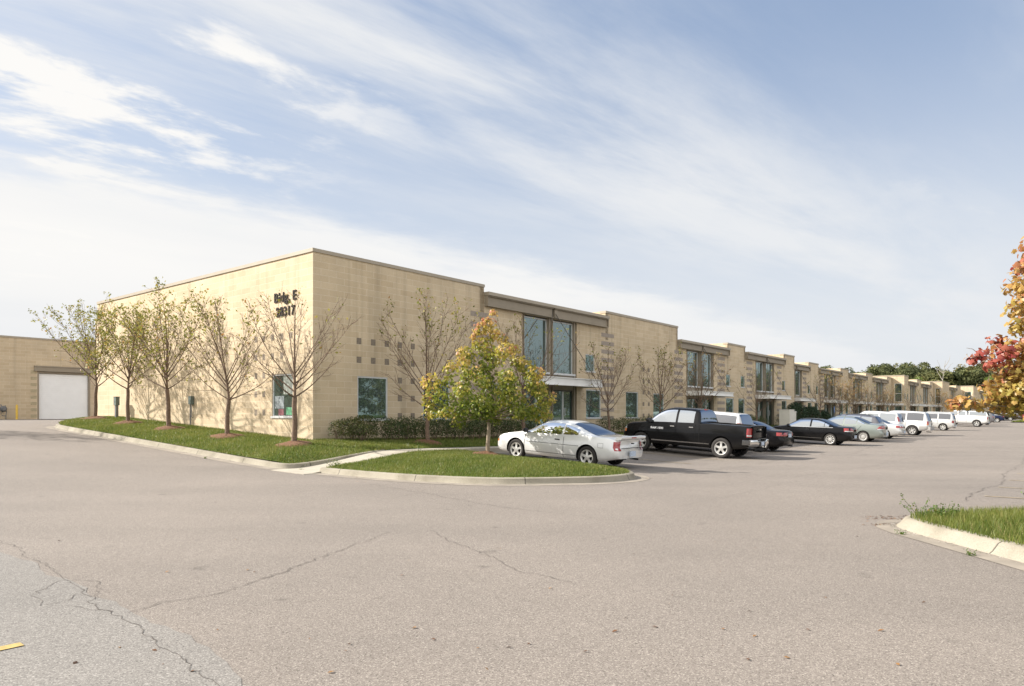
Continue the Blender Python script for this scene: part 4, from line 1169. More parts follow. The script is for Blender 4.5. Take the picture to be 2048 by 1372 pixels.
p2 = pear('ornamental_tree', 'bushy russet tree standing right of the parking signs', tuple(W(60.4, -2.45, float(lawn_z(60.4, -2.45)))), 62, 5.0, 1.1, 2.0, 1500, .25, 14, FT, .08, 'peardry', .9, .11)
for src, u, sc, lab in ((p1, 54.0, 1.05, 'bare tree between the two parking signs and the russet tree'), (p1, 72.5, 1.0, 'bare tree behind the dark crossover roof'), (p2, 66.5, .85, 'small russet tree right of the bushy russet one'),
                        (p1, 85., 1.0, 'bare tree above the white van roof'), (p2, 79.5, .8, 'russet tree half hidden by the bare trees above the silver sedan'), (p1, 97., 1., 'bare tree before the first sunlit block side'),
                        (p2, 110., .9, 'russet tree before the first stepped block'), (p1, 121., 1., 'bare tree before the far stepped block'), (p2, 133., .85, 'distant russet tree before the second stepped block')):
    c = copy_tree(src); c.location = W(u, -2.45 if u < 100 else -4.2, float(lawn_z(u, -2.45))); c.rotation_euler.z = u*1.7; c.scale = (sc,)*3; c['label'] = lab

def maple(name, label, loc, clusters, n, lsz, seed, mat, trunk_h, r0, tintf, templ=MAPLE, tf=MAPLEF, bark='bark_maple', shell=.55):
    rng = np.random.default_rng(seed); root = empty(name, loc); tag(root, label, 'tree')
    mb = MB(); top = max(c[2] for c in clusters)
    tr = [np.array([rng.normal(0, .02)*i, rng.normal(0, .02)*i, -.15+(top*.93)*i/9]) for i in range(10)]
    mb.tube(tr, np.interp(range(10), [0, 1, 4, 9], [r0*1.2, r0, r0*.7, .012]), 10); tr = np.array(tr)
    P = []; T = []; NB = []
    wt = np.array([c[3]**2 for c in clusters]); wt = wt/wt.sum()
    for c, w_ in zip(clusters, wt):
        c0 = np.array(c[:3]); zz_ = max(trunk_h, c0[2]-np.hypot(c0[0], c0[1])*.75); zz_ = min(zz_, top*.9)
        b = np.array([np.interp(zz_, tr[:, 2], tr[:, 0]), np.interp(zz_, tr[:, 2], tr[:, 1]), zz_])
        mid = (b+c0)/2+np.array([0, 0, -.05])+rng.normal(size=3)*.05
        mb.tube(catmull([b, mid, c0], 4), np.linspace(max(.012, r0*.25), .006, 9), 5)
        for _ in range(5):
            e = c0+rng.normal(size=3)*c[3]*.55; mb.tube([c0, (c0+e)/2+rng.normal(size=3)*.03, e], [.007, .005, .003], 3)
        k = int(n*w_)+4; d = rng.normal(size=(k, 3)); d /= np.linalg.norm(d, axis=1)[:, None]; r = c[3]*rng.uniform(shell, 1.1, k)
        q = c0+d*r[:, None]*np.array([1, 1, .8]); P.append(q); NB.append(d); T.append(np.full(k, c[4] if len(c) > 4 else np.nan))
    P = np.concatenate(P); NB = np.concatenate(NB); T = np.concatenate(T)
    V, F = leaves(P, lsz*rng.uniform(.7, 1.3, len(P)), templ, tf, rng, NB+np.array([0, 0, .5]), .5)
    t = np.clip(tintf(P, T, rng), 0, 1); t = np.repeat(t, len(tf))
    mb.build('trunk', M[bark], root, smooth=60)
    np_mesh('crown', V, F, M[mat], t, root)
    return root
# golden maple on the island
rng = np.random.default_rng(77); cl = []
prof = ([1.15, 1.5, 2.1, 2.7, 3.1, 3.6, 4.2, 4.55], [1.35, 1.85, 2.05, 1.75, 1.15, .72, .48, .15])
ga = .3
for z, k in ((1.35, 8), (1.45, 11), (1.75, 12), (2.1, 13), (2.45, 11), (2.75, 9), (3.05, 7), (3.4, 5), (3.8, 4), (4.15, 3), (4.4, 2)):
    R_ = np.interp(z, *prof)
    for i in range(k):
        a = ga+2*math.pi*i/k+rng.normal(0, .2); ga += .37; rr = R_*rng.uniform(.45, 1.02)*(1+.14*math.sin(2*a+1.2)+.10*math.sin(5*a+z*4)); s = np.interp(z, [1.3, 2.5, 4.4], [.40, .38, .24])*rng.uniform(.75, 1.15)
        if rng.uniform() < .16: continue
        cl.append((math.cos(a)*rr, math.sin(a)*rr, z+rng.normal(0, .14), s))
    cl.append((0, 0, z, .35 if z < 3.5 else .2))
def tint_gold(P, T, rng):
    rr = np.hypot(P[:, 0], P[:, 1])/np.interp(P[:, 2], *prof); h = (P[:, 2]-1.1)/3.4
    return .02+.48*h+.27*np.clip(rr, 0, 1.2)**2+.16*np.sin(P[:, 0]*3+P[:, 2]*2)*np.sin(P[:, 1]*3.3+1)+rng.normal(0, .12, len(P))
IU, IV = 1.1, -7.5
mp_ = maple('maple_tree', 'round young maple with golden green leaves on the curb island beside the silver coupe', tuple(W(IU, IV, float(ISL.z(IU, IV))+.02)), cl, 7000, .105, 78, 'gold', 1.25, .075, tint_gold)
mp_.scale = (.87, .87, .92)
mulch_ring(IU, IV, ISL.z, .5, 7)
# orange maple at the right edge, growing in the corner island
rng = np.random.default_rng(88)
TX, TY = 8.95, 10.2; zb = Gxy(TX, TY)+.2; cl = []
def rpx(px, py, Y): return ((px-1024)/1410*Y-TX, Y-TY, 1.65-(py-829)/1410*Y-zb)
for px, py, Y, r, t in ((2050, 540, 10, .20, .70), (2040, 575, 10.3, .22, .55), (2062, 600, 10., .3, .5), (2035, 620, 9.9, .16, .55), (2052, 650, 10, .27, .48), (1990, 690, 10.2, .17, .88), (1962, 712, 10.1, .15, .95), (1943, 722, 10.0, .10, .95), (2010, 705, 9.9, .22, .9), (2045, 700, 10, .3, .62),
                         (1985, 725, 9.8, .17, .85), (2020, 735, 10, .25, .7), (2050, 745, 9.8, .3, .45), (2015, 755, 10.2, .2, .6), (1975, 770, 9.9, .13, .5), (1985, 788, 9.8, .16, .5), (2015, 785, 10, .25, .48), (2050, 785, 9.7, .32, .38), (1905, 808, 9.9, .11, .62), (1925, 803, 9.9, .13, .6), (1945, 806, 9.8, .12, .55), (1968, 808, 9.9, .13, .5),
                         (1992, 808, 10, .16, .42), (2020, 810, 9.9, .2, .4), (2048, 812, 10, .24, .35), (2080, 560, 9.9, .4, .55), (2090, 640, 10.4, .5, .5), (2095, 720, 10, .5, .45), (2100, 790, 9.7, .5, .35), (2075, 500, 10.1, .28, .7)):
    x, y, z = rpx(px, py, Y); cl.append((x, y, z, r, t))
for i in range(34):
    a = rng.uniform(-2.2, 2.2); z = rng.uniform(1.6, 4.9); R_ = np.interp(z, [1.5, 2.5, 3.8, 5.0], [2.3, 2.5, 1.7, .4]); rr = R_*rng.uniform(.3, .95)
    s = rng.uniform(.35, .55); t = rng.uniform(.3, .75)
    if (TX+math.cos(a)*rr+.1-s)/(TY+math.sin(a)*rr) < .73: continue
    cl.append((math.cos(a)*rr+.1, math.sin(a)*rr, z, s, t))
def tint_or(P, T, rng): return T+rng.normal(0, .11, len(P))
maple('maple_tree', 'orange and red maple reaching in at the right edge over the parked cars', (TX, TY, zb), cl, 10500, .084, 89, 'orange', 1.3, .10, tint_or, shell=.25)
# tree outside the left edge whose shadow lies across the drive
pear('ornamental_tree', 'leafy tree standing out of view left of the drive', (-25.5, 29.0, Gxy(-25.5, 29.0)), 91, 5.6, 1.5, 2.2, 2600, .2, r0=.1)

# ------------------------------------------------------------------ wooded edge far behind
def wood():
    rng = np.random.default_rng(5); arc = catmull([(40, 300), (75, 262), (105, 236), (135, 222), (165, 205), (195, 175), (212, 130), (215, 80), (208, 30), (190, -20), (165, -60)], 12)
    arc = np.array(arc); seg = np.concatenate([[0], np.cumsum(np.linalg.norm(np.diff(arc, axis=0), axis=1))])
    Ps = []; Ss = []; Ts = []; mb = MB()
    for row in range(5):
        s = rng.uniform(0, 4)
        while s < (seg[-1] if row < 2 else 215):
            x = np.interp(s, seg, arc[:, 0])+rng.normal(0, 2); y = np.interp(s, seg, arc[:, 1])+rng.normal(0, 2)
            dirn = math.hypot(x, y); x *= 1+row*.035; y *= 1+row*.035
            h = rng.uniform(13.2, 16.2)+row*1.1; 
            if s < 85: h *= .45+.55*s/85
            w_ = h*rng.uniform(.26, .38); gz = .6; tone = rng.uniform(.05, .6) if rng.uniform() < .88 else rng.uniform(.6, .85)
            nb = 24
            for k in range(nb):
                f = rng.uniform(.08, .95); a = rng.uniform(0, 6.28); rr = w_*math.sqrt(max(.05, 1-((f-.45)/.6)**2))*rng.uniform(.3, .95)
                c = np.array([x+math.cos(a)*rr, y+math.sin(a)*rr, gz+f*h]); rad = w_*rng.uniform(.30, .5); m = (150 if s < 215 else 45) if row < 2 else 90
                d = rng.normal(size=(m, 3)); d /= np.linalg.norm(d, axis=1)[:, None]; d[:, 2] = np.abs(d[:, 2])*1.0-.25
                Ps.append(c+d*rad*rng.uniform(.6, 1.05, (m, 1))); Ss.append(rng.uniform(.5, 1.05, m)); Ts.append(np.clip(tone+rng.normal(0, .13, m), 0, 1))
            mb.tube([(x, y, 0), (x, y, h*.7)], [.25, .1], 5)
            s += w_*rng.uniform(.75, 1.15)
    P = np.concatenate(Ps); S = np.concatenate(Ss); T = np.concatenate(Ts)
    V, F = leaves(P, S, LEAF4, LEAF4F, rng, np.tile([[0, 0, 1.]], (len(P), 1)), .3)
    o = np_mesh('woodland', V, F, M['forest'], T)
    me = o.data; n0 = len(me.vertices)
    tag(o, 'dense green woodland rising behind the far end of the office row', 'trees', kind='stuff')
wood()
def bare_snag(loc, H, seed, label):
    rng = np.random.default_rng(seed); r = empty('bare_tree', loc); tag(r, label, 'tree'); mb = MB()
    t = limb((0, 0, -.3), (0.02, 0, 1), H, rng, .05, 9, .03); mb.tube(t, np.linspace(.2, .03, 10), 7)
    for i in range(9):
        j = rng.integers(3, 9); a = rng.uniform(0, 6.28); B = limb(t[j], (math.cos(a)*.7, math.sin(a)*.7, .8), rng.uniform(2, 4.5), rng, .3, 5, .12); mb.tube(B, np.linspace(.09, .02, 6), 5)
    mb.build('trunk', M['bark_pale'], r); return r
bare_snag((118, 194, .6), 16.2, 4, 'pale leafless tree standing out before the green woodland')
def lime(loc, H, w_, seed, label, group):
    rng = np.random.default_rng(seed); r = empty('leafy_tree', loc); tag(r, label, 'tree', group); mb = MB(); mb.tube([(0, 0, -.3), (.1, 0, H*.5), (0, .1, H*.9)], [.25, .16, .04], 7); P = []
    for k in range(24):
        f = rng.uniform(.22, .97); a = rng.uniform(0, 6.28); rr = w_*math.sqrt(max(.04, 1-((f-.5)/.52)**2))*rng.uniform(.2, .9); c = np.array([math.cos(a)*rr, math.sin(a)*rr, f*H])
        mb.tube([(0, 0, max(.8, f*H*.75)), c], [.06, .02], 4); d = rng.normal(size=(90, 3)); d /= np.linalg.norm(d, axis=1)[:, None]; P.append(c+d*w_*.34*rng.uniform(.5, 1.05, (90, 1))*np.array([1, 1, .7]))
    P = np.concatenate(P); V, F = leaves(P, rng.uniform(.35, .75, len(P)), LEAF4, LEAF4F, rng); mb.build('trunk', M['bark'], r)
    np_mesh('crown', V, F, M['limegreen'], np.clip(rng.normal(.5, .25, len(P)), 0, 1), r); return r
lime((127, 186, .5), 11.2, 4.2, 6, 'bright green round tree before the woodland, right of the pale bare tree', 'light green trees before the woodland')
lime((109, 190, .5), 11.0, 3.0, 7, 'yellow green tree before the woodland, left of the pale bare tree', 'light green trees before the woodland')
lime((118, 168, .5), 7.5, 4.0, 8, 'low light green tree behind the farthest office block', 'light green trees before the woodland')

# ------------------------------------------------------------------ weeds and fallen leaves
def weed(label, x, y, z, n, hgt, spread, seed, group='weeds at the curbs', lsz=.035):
    rng = np.random.default_rng(seed); r = empty('weed', (x, y, z)); tag(r, label, 'weed', group); mb = MB(); P = []
    for i in range(n):
        a = rng.uniform(0, 6.28); S = limb((rng.normal(0, spread*.2), rng.normal(0, spread*.2), -.02), (math.cos(a)*spread, math.sin(a)*spread, hgt), rng.uniform(.7, 1.2)*math.hypot(spread, hgt), rng, .1, 5, .09)
        mb.tube(S, np.linspace(.004, .002, 6), 3)
        for q in S[1:]: 
            for _ in range(4): P.append(q+rng.normal(size=3)*.02)
    P = np.array(P); V, F = leaves(P, lsz*rng.uniform(.6, 1.3, len(P)), LEAF4, LEAF4F, rng)
    mb.build('stems', M['weed'], r); np_mesh('leaves', V, F, M['weed'], np.clip(rng.normal(.45, .25, len(P)), 0, 1), r); return r
def gz_(x, y): u, v = UV(x, y); return float(RIS.z(u, v)) if RIS.inside(u, v, .02) else Gxy(x, y)+.02
weed('tall straggling weed leaning over the tip of the right curb', 5.95, 10.35, gz_(5.95, 10.35), 7, .26, .26, 1, lsz=.036)
weed('thick green weed just right of the leaning weed on the right island', 6.25, 10.2, gz_(6.25, 10.2), 14, .15, .2, 2, lsz=.035)
weed('thin upright weed at the back edge of the right island grass', 7.75, 10.6, gz_(7.75, 10.6), 3, .30, .06, 3)
weed('thin spiky weed at the rear right of the island grass', 9.4, 10.8, gz_(9.4, 10.8), 4, .25, .08, 4)
for i, (px, py, lab) in enumerate(((1800, 1069, 'small green tuft in the gutter joint of the right curb'), (800, 960, 'green tuft at the foot of the center island curb'), (1940, 1112, 'tiny dark tuft in the right gutter'), (603, 941, 'tiny weed in the joint where the walk meets the drive'), (410, 917, 'small weed at the foot of the left curb'), (496, 925, 'small green tuft at the foot of the left curb near the walk'))):
    p = ground_px(px, py); weed(lab, p[0], p[1], Gxy(*p)+.01, 5, .05, .07, 10+i, lsz=.022)
u, v = -3.0, -5.3; p = W(u, v); weed('ragged weeds at the sharp end of the island by the walk', p.x, p.y, float(ISL.z(u, v)), 9, .18, .3, 30)
u, v = .4, -5.15; p = W(u, v); weed('thin tall weed between walk and island grass', p.x, p.y, float(ISL.z(u, v))-.02, 3, .4, .12, 31)
rng = np.random.default_rng(19); P = []
for path, k, a, b in ((ri_path, 2600, -.02, .12), (isl_path, 1500, -.0, .2), (left_path[:48], 1500, .0, .25)):
    pp = np.array(path); t = np.gradient(pp, axis=0); t /= np.linalg.norm(t, axis=1)[:, None]; nn = np.stack([-t[:, 1], t[:, 0]], 1)*(1 if path is ri_path else -1)
    ii = rng.uniform(0, len(pp)-1.01, k); i0 = ii.astype(int); f = (ii-i0)[:, None]; q = pp[i0]*(1-f)+pp[i0+1]*f+nn[i0]*(a+(b-a)*rng.uniform(0, 1, k)**2)[:, None]
    z = G(q[:, 0], q[:, 1])+.012; P.append(np.stack([CX+q[:, 0]*DX+q[:, 1]*EX, CY+q[:, 0]*DY+q[:, 1]*EY, z], 1))
P = np.concatenate(P); V, F = leaves(P, rng.uniform(.008, .024, len(P)), LEAF4, LEAF4F, rng, np.tile([[0, 0, 1.]], (len(P), 1)), .7)
tag(np_mesh('gutter_grit', V, F, M['grit'], rng.uniform(0, 1, len(P))), 'loose gray grit lying in the gutters at the foot of the curbs', 'grit', kind='stuff')
# leaf litter along the gutters
rng = np.random.default_rng(9); P = []
for px, py, k, s in ((1310, 958, 12, .3), (1775, 1038, 60, .22), (1790, 1034, 50, .2), (1762, 1050, 25, .12), (715, 954, 14, .35), (700, 964, 6, .2), (230, 876, 9, .3), (165, 864, 7, .3), (275, 886, 6, .3), (350, 905, 6, .4), (420, 918, 6, .3), (900, 962, 6, .5), (150, 862, 6, .4), (980, 920, 0, 1)):
    c = ground_px(px, py)
    for _ in range(k):
        q = c+rng.normal(size=2)*s*np.array([1, .35]); P.append((q[0], q[1], Gxy(*q)+.010))
for _ in range(70):
    q = ground_px(rng.uniform(100, 2040), 880+rng.uniform(0, 1)**.6*480); P.append((q[0], q[1], Gxy(*q)+.008))
P = np.array(P); V, F = leaves(P, rng.uniform(.02, .055, len(P)), LEAF4, LEAF4F, rng, np.tile([[0, 0, 1.]], (len(P), 1)), .8)
M['litter'] = leaf_mat('litter', [(0, (.06, .035, .02)), (.6, (.17, .08, .035)), (1, (.30, .16, .05))], .1)
o = np_mesh('fallen_leaves', V, F, M['litter'], rng.uniform(0, 1, len(P))); tag(o, 'dry brown fallen leaves scattered along the gutters', 'leaves', kind='stuff')
# ------------------------------------------------------------------ vehicles
def paint(name, c, metal=.0, rough=.35, coat=1.):
    m, nt, b = new_mat(name)
    b.inputs['Base Color'].default_value = (*c, 1); b.inputs['Metallic'].default_value = metal; b.inputs['Roughness'].default_value = rough
    dk = max(c) < .1
    b.inputs['Coat Weight'].default_value = .22 if dk else coat; b.inputs['Coat Roughness'].default_value = .03
    if dk: b.inputs['Specular IOR Level'].default_value = .12
    # road film: slightly duller and browner low down
    tc = N(nt, 'ShaderNodeTexCoord'); sp = N(nt, 'ShaderNodeSeparateXYZ'); L(nt, tc, 'Object', sp, 'Vector')
    no = N(nt, 'ShaderNodeTexNoise', i_Scale=5., i_Detail=5.); L(nt, tc, 'Object', no, 'Vector')
    mr = N(nt, 'ShaderNodeMapRange'); mr.inputs['From Min'].default_value = .75; mr.inputs['From Max'].default_value = .2; L(nt, sp, 'Z', mr, 'Value')
    mu = N(nt, 'ShaderNodeMath', operation='MULTIPLY'); L(nt, mr, 0, mu, 0); L(nt, no, 'Fac', mu, 1)
    m2 = N(nt, 'ShaderNodeMath', operation='MULTIPLY'); m2.inputs[1].default_value = .5 if max(c) > .1 else .10; L(nt, mu, 0, m2, 0)
    mx = N(nt, 'ShaderNodeMix', data_type='RGBA'); mx.inputs[6].default_value = (*c, 1); mx.inputs[7].default_value = (.20, .17, .13, 1)
    L(nt, m2, 0, mx, 0); nt.links.new(mx.outputs[2], b.inputs['Base Color'])
    return m
PAINT = {'silver': paint('paint_silver', (.76, .76, .745), .2, .34), 'black': paint('paint_black', (.006, .006, .007), 0, .25), 'blackw': paint('paint_warm_black', (.007, .007, .0075), 0, .25),
         'white': paint('paint_white', (.58, .58, .57), 0, .35), 'greygreen': paint('paint_gray_green', (.25, .28, .255), .5, .34), 'darkgrey': paint('paint_dark_gray', (.13, .125, .135), .4, .35),
         'navy': paint('paint_navy', (.012, .018, .05), .1, .3), 'red': paint('paint_red', (.25, .02, .025), .1, .3), 'silver2': paint('paint_pale_silver', (.62, .62, .60), .45, .35)}
M['carglass'] = glass_mat('car_glass', (.010, .012, .014), .03, (.27, .32, .40))
M['carglass_suv'] = glass_mat('suv_glass', (.02, .02, .021), .12, (.95, .96, 1.))
M['carglass_side'] = glass_mat('car_side_glass', (.03, .034, .034), .34, (.95, .98, 1.))
M['tyre'] = simple('tyre', (.028, .025, .023), .85, var=.2, scale=20)
M['rim'] = simple('alloy_rim', (.62, .61, .58), .35, metal=.6)
M['well'] = simple('wheel_well', (.012, .012, .012), .95)
M['chrome'] = simple('chrome', (.78, .77, .75), .12, metal=1.)
M['trim'] = simple('black_trim', (.02, .02, .02), .6)
M['lampred'] = simple('lamp_red', (.30, .012, .012), .18, coat=1.)
M['lampamber'] = simple('lamp_amber', (.62, .17, .02), .2, coat=1.)
M['lampclear'] = simple('lamp_clear', (.55, .56, .56), .12, metal=.3, coat=1.)
M['plate'] = simple('plate_blue_white', (.45, .52, .62), .5, var=.25, scale=30)
M['gap'] = simple('panel_gap', (.010, .010, .010), .9, spec=.1)
M['cladding'] = simple('gray_cladding', (.33, .32, .305), .55)

def pchip(xs, ys):
    xs = np.array(xs, float); ys = np.array(ys, float); h = np.diff(xs); dl = np.diff(ys)/h; d = np.zeros(len(xs))
    for i in range(1, len(xs)-1):
        if dl[i-1]*dl[i] > 0: w1 = 2*h[i]+h[i-1]; w2 = h[i]+2*h[i-1]; d[i] = (w1+w2)/(w1/dl[i-1]+w2/dl[i])
    d[0] = dl[0]; d[-1] = dl[-1]
    def f(x):
        x = np.clip(np.asarray(x, float), xs[0], xs[-1]); i = np.clip(np.searchsorted(xs, x)-1, 0, len(h)-1); t = (x-xs[i])/h[i]
        return (ys[i]*(1+2*t)*(1-t)**2+h[i]*d[i]*t*(1-t)**2+ys[i+1]*t*t*(3-2*t)+h[i]*d[i+1]*t*t*(t-1))
    return f

TYPES = {
 'coupe': dict(L=5.03, H=1.40, Wd=1.84, wb=2.81, ro=1.10, top=[(-1.10, .92), (-1.04, .985), (-.9, 1.0), (-.45, 1.015), (-.32, 1.02), (.10, 1.17), (.62, 1.33), (1.0, 1.39), (1.35, 1.40), (1.75, 1.365), (2.15, 1.21), (2.62, 1.0), (2.75, .975), (3.3, .875), (3.7, .77), (3.86, .68), (3.93, .58)],
    belt=[(-1.10, .86), (-.8, .955), (-.2, .975), (.6, .945), (1.6, .92), (2.6, .905), (3.3, .82), (3.8, .66), (3.93, .54)], tum=.46, wins=[(.98, 2.42, .095), (.36, .91, .115)], ws=(1.80, 2.58), rg=(-.28, .70), tail=(.0, .10), rtyre=.338, rim=.225, spokes=5),
 'sedan': dict(L=4.83, H=1.45, Wd=1.83, wb=2.73, ro=1.10, top=[(-1.10, .92), (-1.05, 1.04), (-.9, 1.075), (-.45, 1.085), (-.30, 1.095), (.1, 1.24), (.5, 1.385), (.8, 1.44), (1.15, 1.455), (1.6, 1.43), (2.05, 1.25), (2.48, 1.03), (2.62, .99), (3.15, .90), (3.45, .80), (3.66, .68), (3.73, .56)],
    belt=[(-1.10, .87), (-.8, .97), (0, .985), (.8, .955), (1.6, .93), (2.5, .905), (3.2, .82), (3.6, .66), (3.73, .52)], tum=.42, wins=[(1.12, 2.28, .085), (.36, 1.03, .09), (.10, .33, .10)], ws=(1.66, 2.46), rg=(-.26, .60), tail=(.0, .07), rtyre=.328, rim=.23, spokes=9),
 'suv': dict(L=5.05, H=1.92, Wd=2.0, wb=2.95, ro=1.16, top=[(-1.16, 1.08), (-1.15, 1.14), (-1.06, 1.35), (-.92, 1.66), (-.84, 1.80), (-.72, 1.87), (0, 1.905), (.8, 1.92), (1.45, 1.905), (1.75, 1.83), (2.1, 1.58), (2.48, 1.24), (2.62, 1.18), (3.2, 1.13), (3.55, 1.06), (3.78, .93), (3.87, .72)],
    belt=[(-1.16, 1.0), (-.9, 1.15), (0, 1.165), (1.5, 1.15), (2.5, 1.12), (3.2, 1.06), (3.7, .86), (3.87, .66)], tum=.26, wins=[(1.42, 2.30, .10), (.52, 1.34, .10), (-.74, .42, .12)], ws=(1.78, 2.46), rg=(-1.13, -.86), tail=(.0, .02), rtyre=.385, rim=.235, spokes=6),
 'minivan': dict(L=5.1, H=1.79, Wd=1.83, wb=3.07, ro=.98, top=[(-.98, 1.04), (-.97, 1.09), (-.9, 1.32), (-.79, 1.60), (-.70, 1.71), (-.5, 1.765), (.3, 1.79), (1.3, 1.785), (1.8, 1.72), (2.3, 1.46), (2.85, 1.14), (3.0, 1.09), (3.4, 1.02), (3.8, .90), (4.02, .74), (4.10, .58)],
    belt=[(-.98, .98), (-.7, 1.09), (.2, 1.1), (1.6, 1.08), (2.8, 1.03), (3.4, .95), (3.9, .76), (4.10, .54)], tum=.24, wins=[(1.55, 2.62, .10), (.52, 1.46, .10), (-.62, .42, .12)], ws=(1.86, 2.8), rg=(-.95, -.72), tail=(.0, .03), rtyre=.345, rim=.225, spokes=6),
 'cross': dict(L=4.75, H=1.68, Wd=1.86, wb=2.8, ro=.95, top=[(-.95, 1.08), (-.94, 1.13), (-.80, 1.34), (-.58, 1.55), (-.42, 1.61), (.3, 1.665), (1.0, 1.68), (1.5, 1.64), (2.0, 1.44), (2.5, 1.15), (2.62, 1.10), (3.2, 1.03), (3.55, .92), (3.75, .76), (3.80, .6)],
    belt=[(-.95, 1.0), (-.7, 1.13), (.2, 1.12), (1.5, 1.07), (2.5, 1.02), (3.2, .94), (3.6, .74), (3.80, .56)], tum=.34, wins=[(1.30, 2.30, .10), (.36, 1.22, .10), (-.36, .28, .12)], ws=(1.56, 2.44), rg=(-.88, -.52), tail=(.0, .05), rtyre=.35, rim=.235, spokes=5),
 'pickup': dict(L=5.82, H=1.92, Wd=2.02, wb=3.57, ro=1.16, top=[(-1.16, 1.34), (-1.14, 1.36), (-1.0, 1.365), (.90, 1.39), (.95, 1.40), (.99, 1.62), (1.06, 1.82), (1.16, 1.885), (1.5, 1.92), (2.1, 1.925), (2.45, 1.89), (2.65, 1.82), (3.0, 1.60), (3.38, 1.34), (3.5, 1.30), (4.0, 1.26), (4.4, 1.20), (4.56, 1.08), (4.63, .86)],
    belt=[(-1.16, 1.28), (.5, 1.325), (1.0, 1.30), (2.0, 1.28), (3.3, 1.24), (4.0, 1.15), (4.5, .98), (4.63, .80)], tum=.30, wins=[(2.00, 3.16, .105), (1.20, 1.90, .11)], ws=(2.66, 3.36), rg=(.955, 1.09), tail=(.0, .0), rtyre=.405, rim=.262, spokes=5, bed=(-1.05, .82)),
}
class Car:
    def __init__(s, typ, Ln=None, H=None, Wd=None, **ov):
        t = dict(TYPES[typ]); t.update(ov); s.t = t; s.typ = typ
        sx = (Ln or t['L'])/t['L']; sz = (H or t['H'])/t['H']; s.sx, s.sz = sx, sz
        s.Wh = (Wd or t['Wd'])/2; s.wb = t['wb']*sx
        X = lambda q: [(a*sx, b*sz) for a, b in q]
        s.top = pchip(*zip(*X(t['top']))); s.belt_ = pchip(*zip(*X(t['belt'])))
        s.x0, s.x1 = t['top'][0][0]*sx, t['top'][-1][0]*sx
        s.tum = t['tum']; e0, e1 = s.x0, s.x1
        s.wid = pchip([e0, e0+.03, e0+.10, e0+.30, e0+.8, e1-1.1, e1-.55, e1-.22, e1-.06, e1], [.80, .87, .925, .965, 1., 1., .965, .88, .73, .60] if typ not in ('pickup', 'suv') else [.90, .95, .975, .99, 1., 1., .985, .94, .85, .74])
        s.bot = pchip([e0, e0+.25, e0+.7, e0+1.5, e1-1.2, e1-.4, e1], [.36, .30, .25, .22, .22, .24, .30] if typ not in ('pickup', 'suv') else [.56, .46, .40, .38, .38, .40, .50])
        s.n_hood = 2.3
    def belt(s, x): return np.minimum(s.belt_(x), s.top(x)-.03)
    def nexp(s, x):
        h = np.maximum(s.top(x)-s.belt(x), .03); return 2.2+3.0*sst(.15, .5, h)*(1.3 if s.typ in ('suv', 'minivan', 'pickup') else .75)
    def lowy(s, x, z):
        b = s.bot(x); f = np.clip((z-b)/(s.belt(x)-b), 0, 1)
        return s.wid(x)*s.Wh*np.interp(f, [0, .07, .18, .35, .56, .70, .80, .9, 1.], [.90, .955, .982, .995, 1.0, .995, .985, .972, .955])
    def side(s, x, z):
        x = np.asarray(x, float); z = np.asarray(z, float); bt = s.belt(x); h = np.maximum(s.top(x)-bt, .03); n = s.nexp(x)
        q = np.clip((z-bt)/h, 0, 1); up = (s.wid(x)*s.Wh*.955-s.tum*np.clip(z-bt, 0, 9))*np.maximum(1-q**n, 0)**(1/n)
        return np.where(z <= bt, s.lowy(x, z), up)
    def ztop(s, x, y):
        lo = s.belt(x)*np.ones_like(y); hi = s.top(x)*np.ones_like(y); y = np.abs(y)
        for _ in range(26):
            m = (lo+hi)/2; c = s.side(x, m) > y; lo = np.where(c, m, lo); hi = np.where(c, hi, m)
        return (lo+hi)/2
    def shear(s, P):
        P = np.array(P, float); x, y, z = P[..., 0].copy(), P[..., 1], P[..., 2]
        wt = 1-sst(s.x0, s.x0+.55, x); c = s.t['tail'][1]
        # rear: bumper proudest at knee height, plan bow
        top = s.top(s.x0+.02); zn = np.interp(z, [.2, .34, .42, .62, .68, max(.9, top), max(.95, top+.3)], [.10, .03, 0, 0, .05*(c > .01)+.01, .03+c*.4, .03+c*.4])
        P[..., 0] += wt*(zn+.10*(y/s.Wh)**2*(.4 if s.typ in ('pickup', 'suv') else 1))
        wn = sst(s.x1-.5, s.x1, x); P[..., 0] -= wn*(.16*(y/s.Wh)**2+np.interp(z, [.2, .4, .6, 1.2], [.06, 0, 0, .05]))
        return P
    # -------- parts
    def body(s, mat, root, seats=True):
        e0, e1 = s.x0, s.x1
        xs = np.unique(np.concatenate([np.array([0, .012, .03, .06, .1, .16, .24, .34])+e0, np.linspace(e0+.45, e1-.5, 64), e1-np.array([0, .015, .04, .08, .14, .22, .32, .42])]))
        if s.typ in ('suv', 'minivan', 'cross', 'pickup'):
            a, b = s.t['rg']; xs = np.unique(np.concatenate([xs, np.linspace(a*s.sx, (b+.25)*s.sx, 16)]))
        fl = np.array([0, .04, .1, .2, .32, .45, .56, .66, .74, .8, .86, .92, .97, 1.]); th = np.linspace(0, 1, 15)[1:]
        rows = []
        for x in xs:
            b = float(s.bot(x)); bt = float(s.belt(x)); tp = float(s.top(x)); n = float(s.nexp(x)); h = max(tp-bt, .03)
            pts = [(0, b)]; zl = b+fl*(bt-b); yl = s.lowy(x, zl); pts += list(zip(yl, zl))
            yb = float(s.wid(x)*s.Wh*.955)
            an = th*math.pi/2; q = np.sin(an)**(2/n); yr = np.cos(an)**(2/n)
            zz_ = bt+q*h; pts += list(zip((yb-s.tum*q*h)*yr, zz_))
            pts[-1] = (0, tp)
            half = pts; full = [(x, y, z) for y, z in half]+[(x, -y, z) for y, z in half[-2:0:-1]]
            rows.append(full)
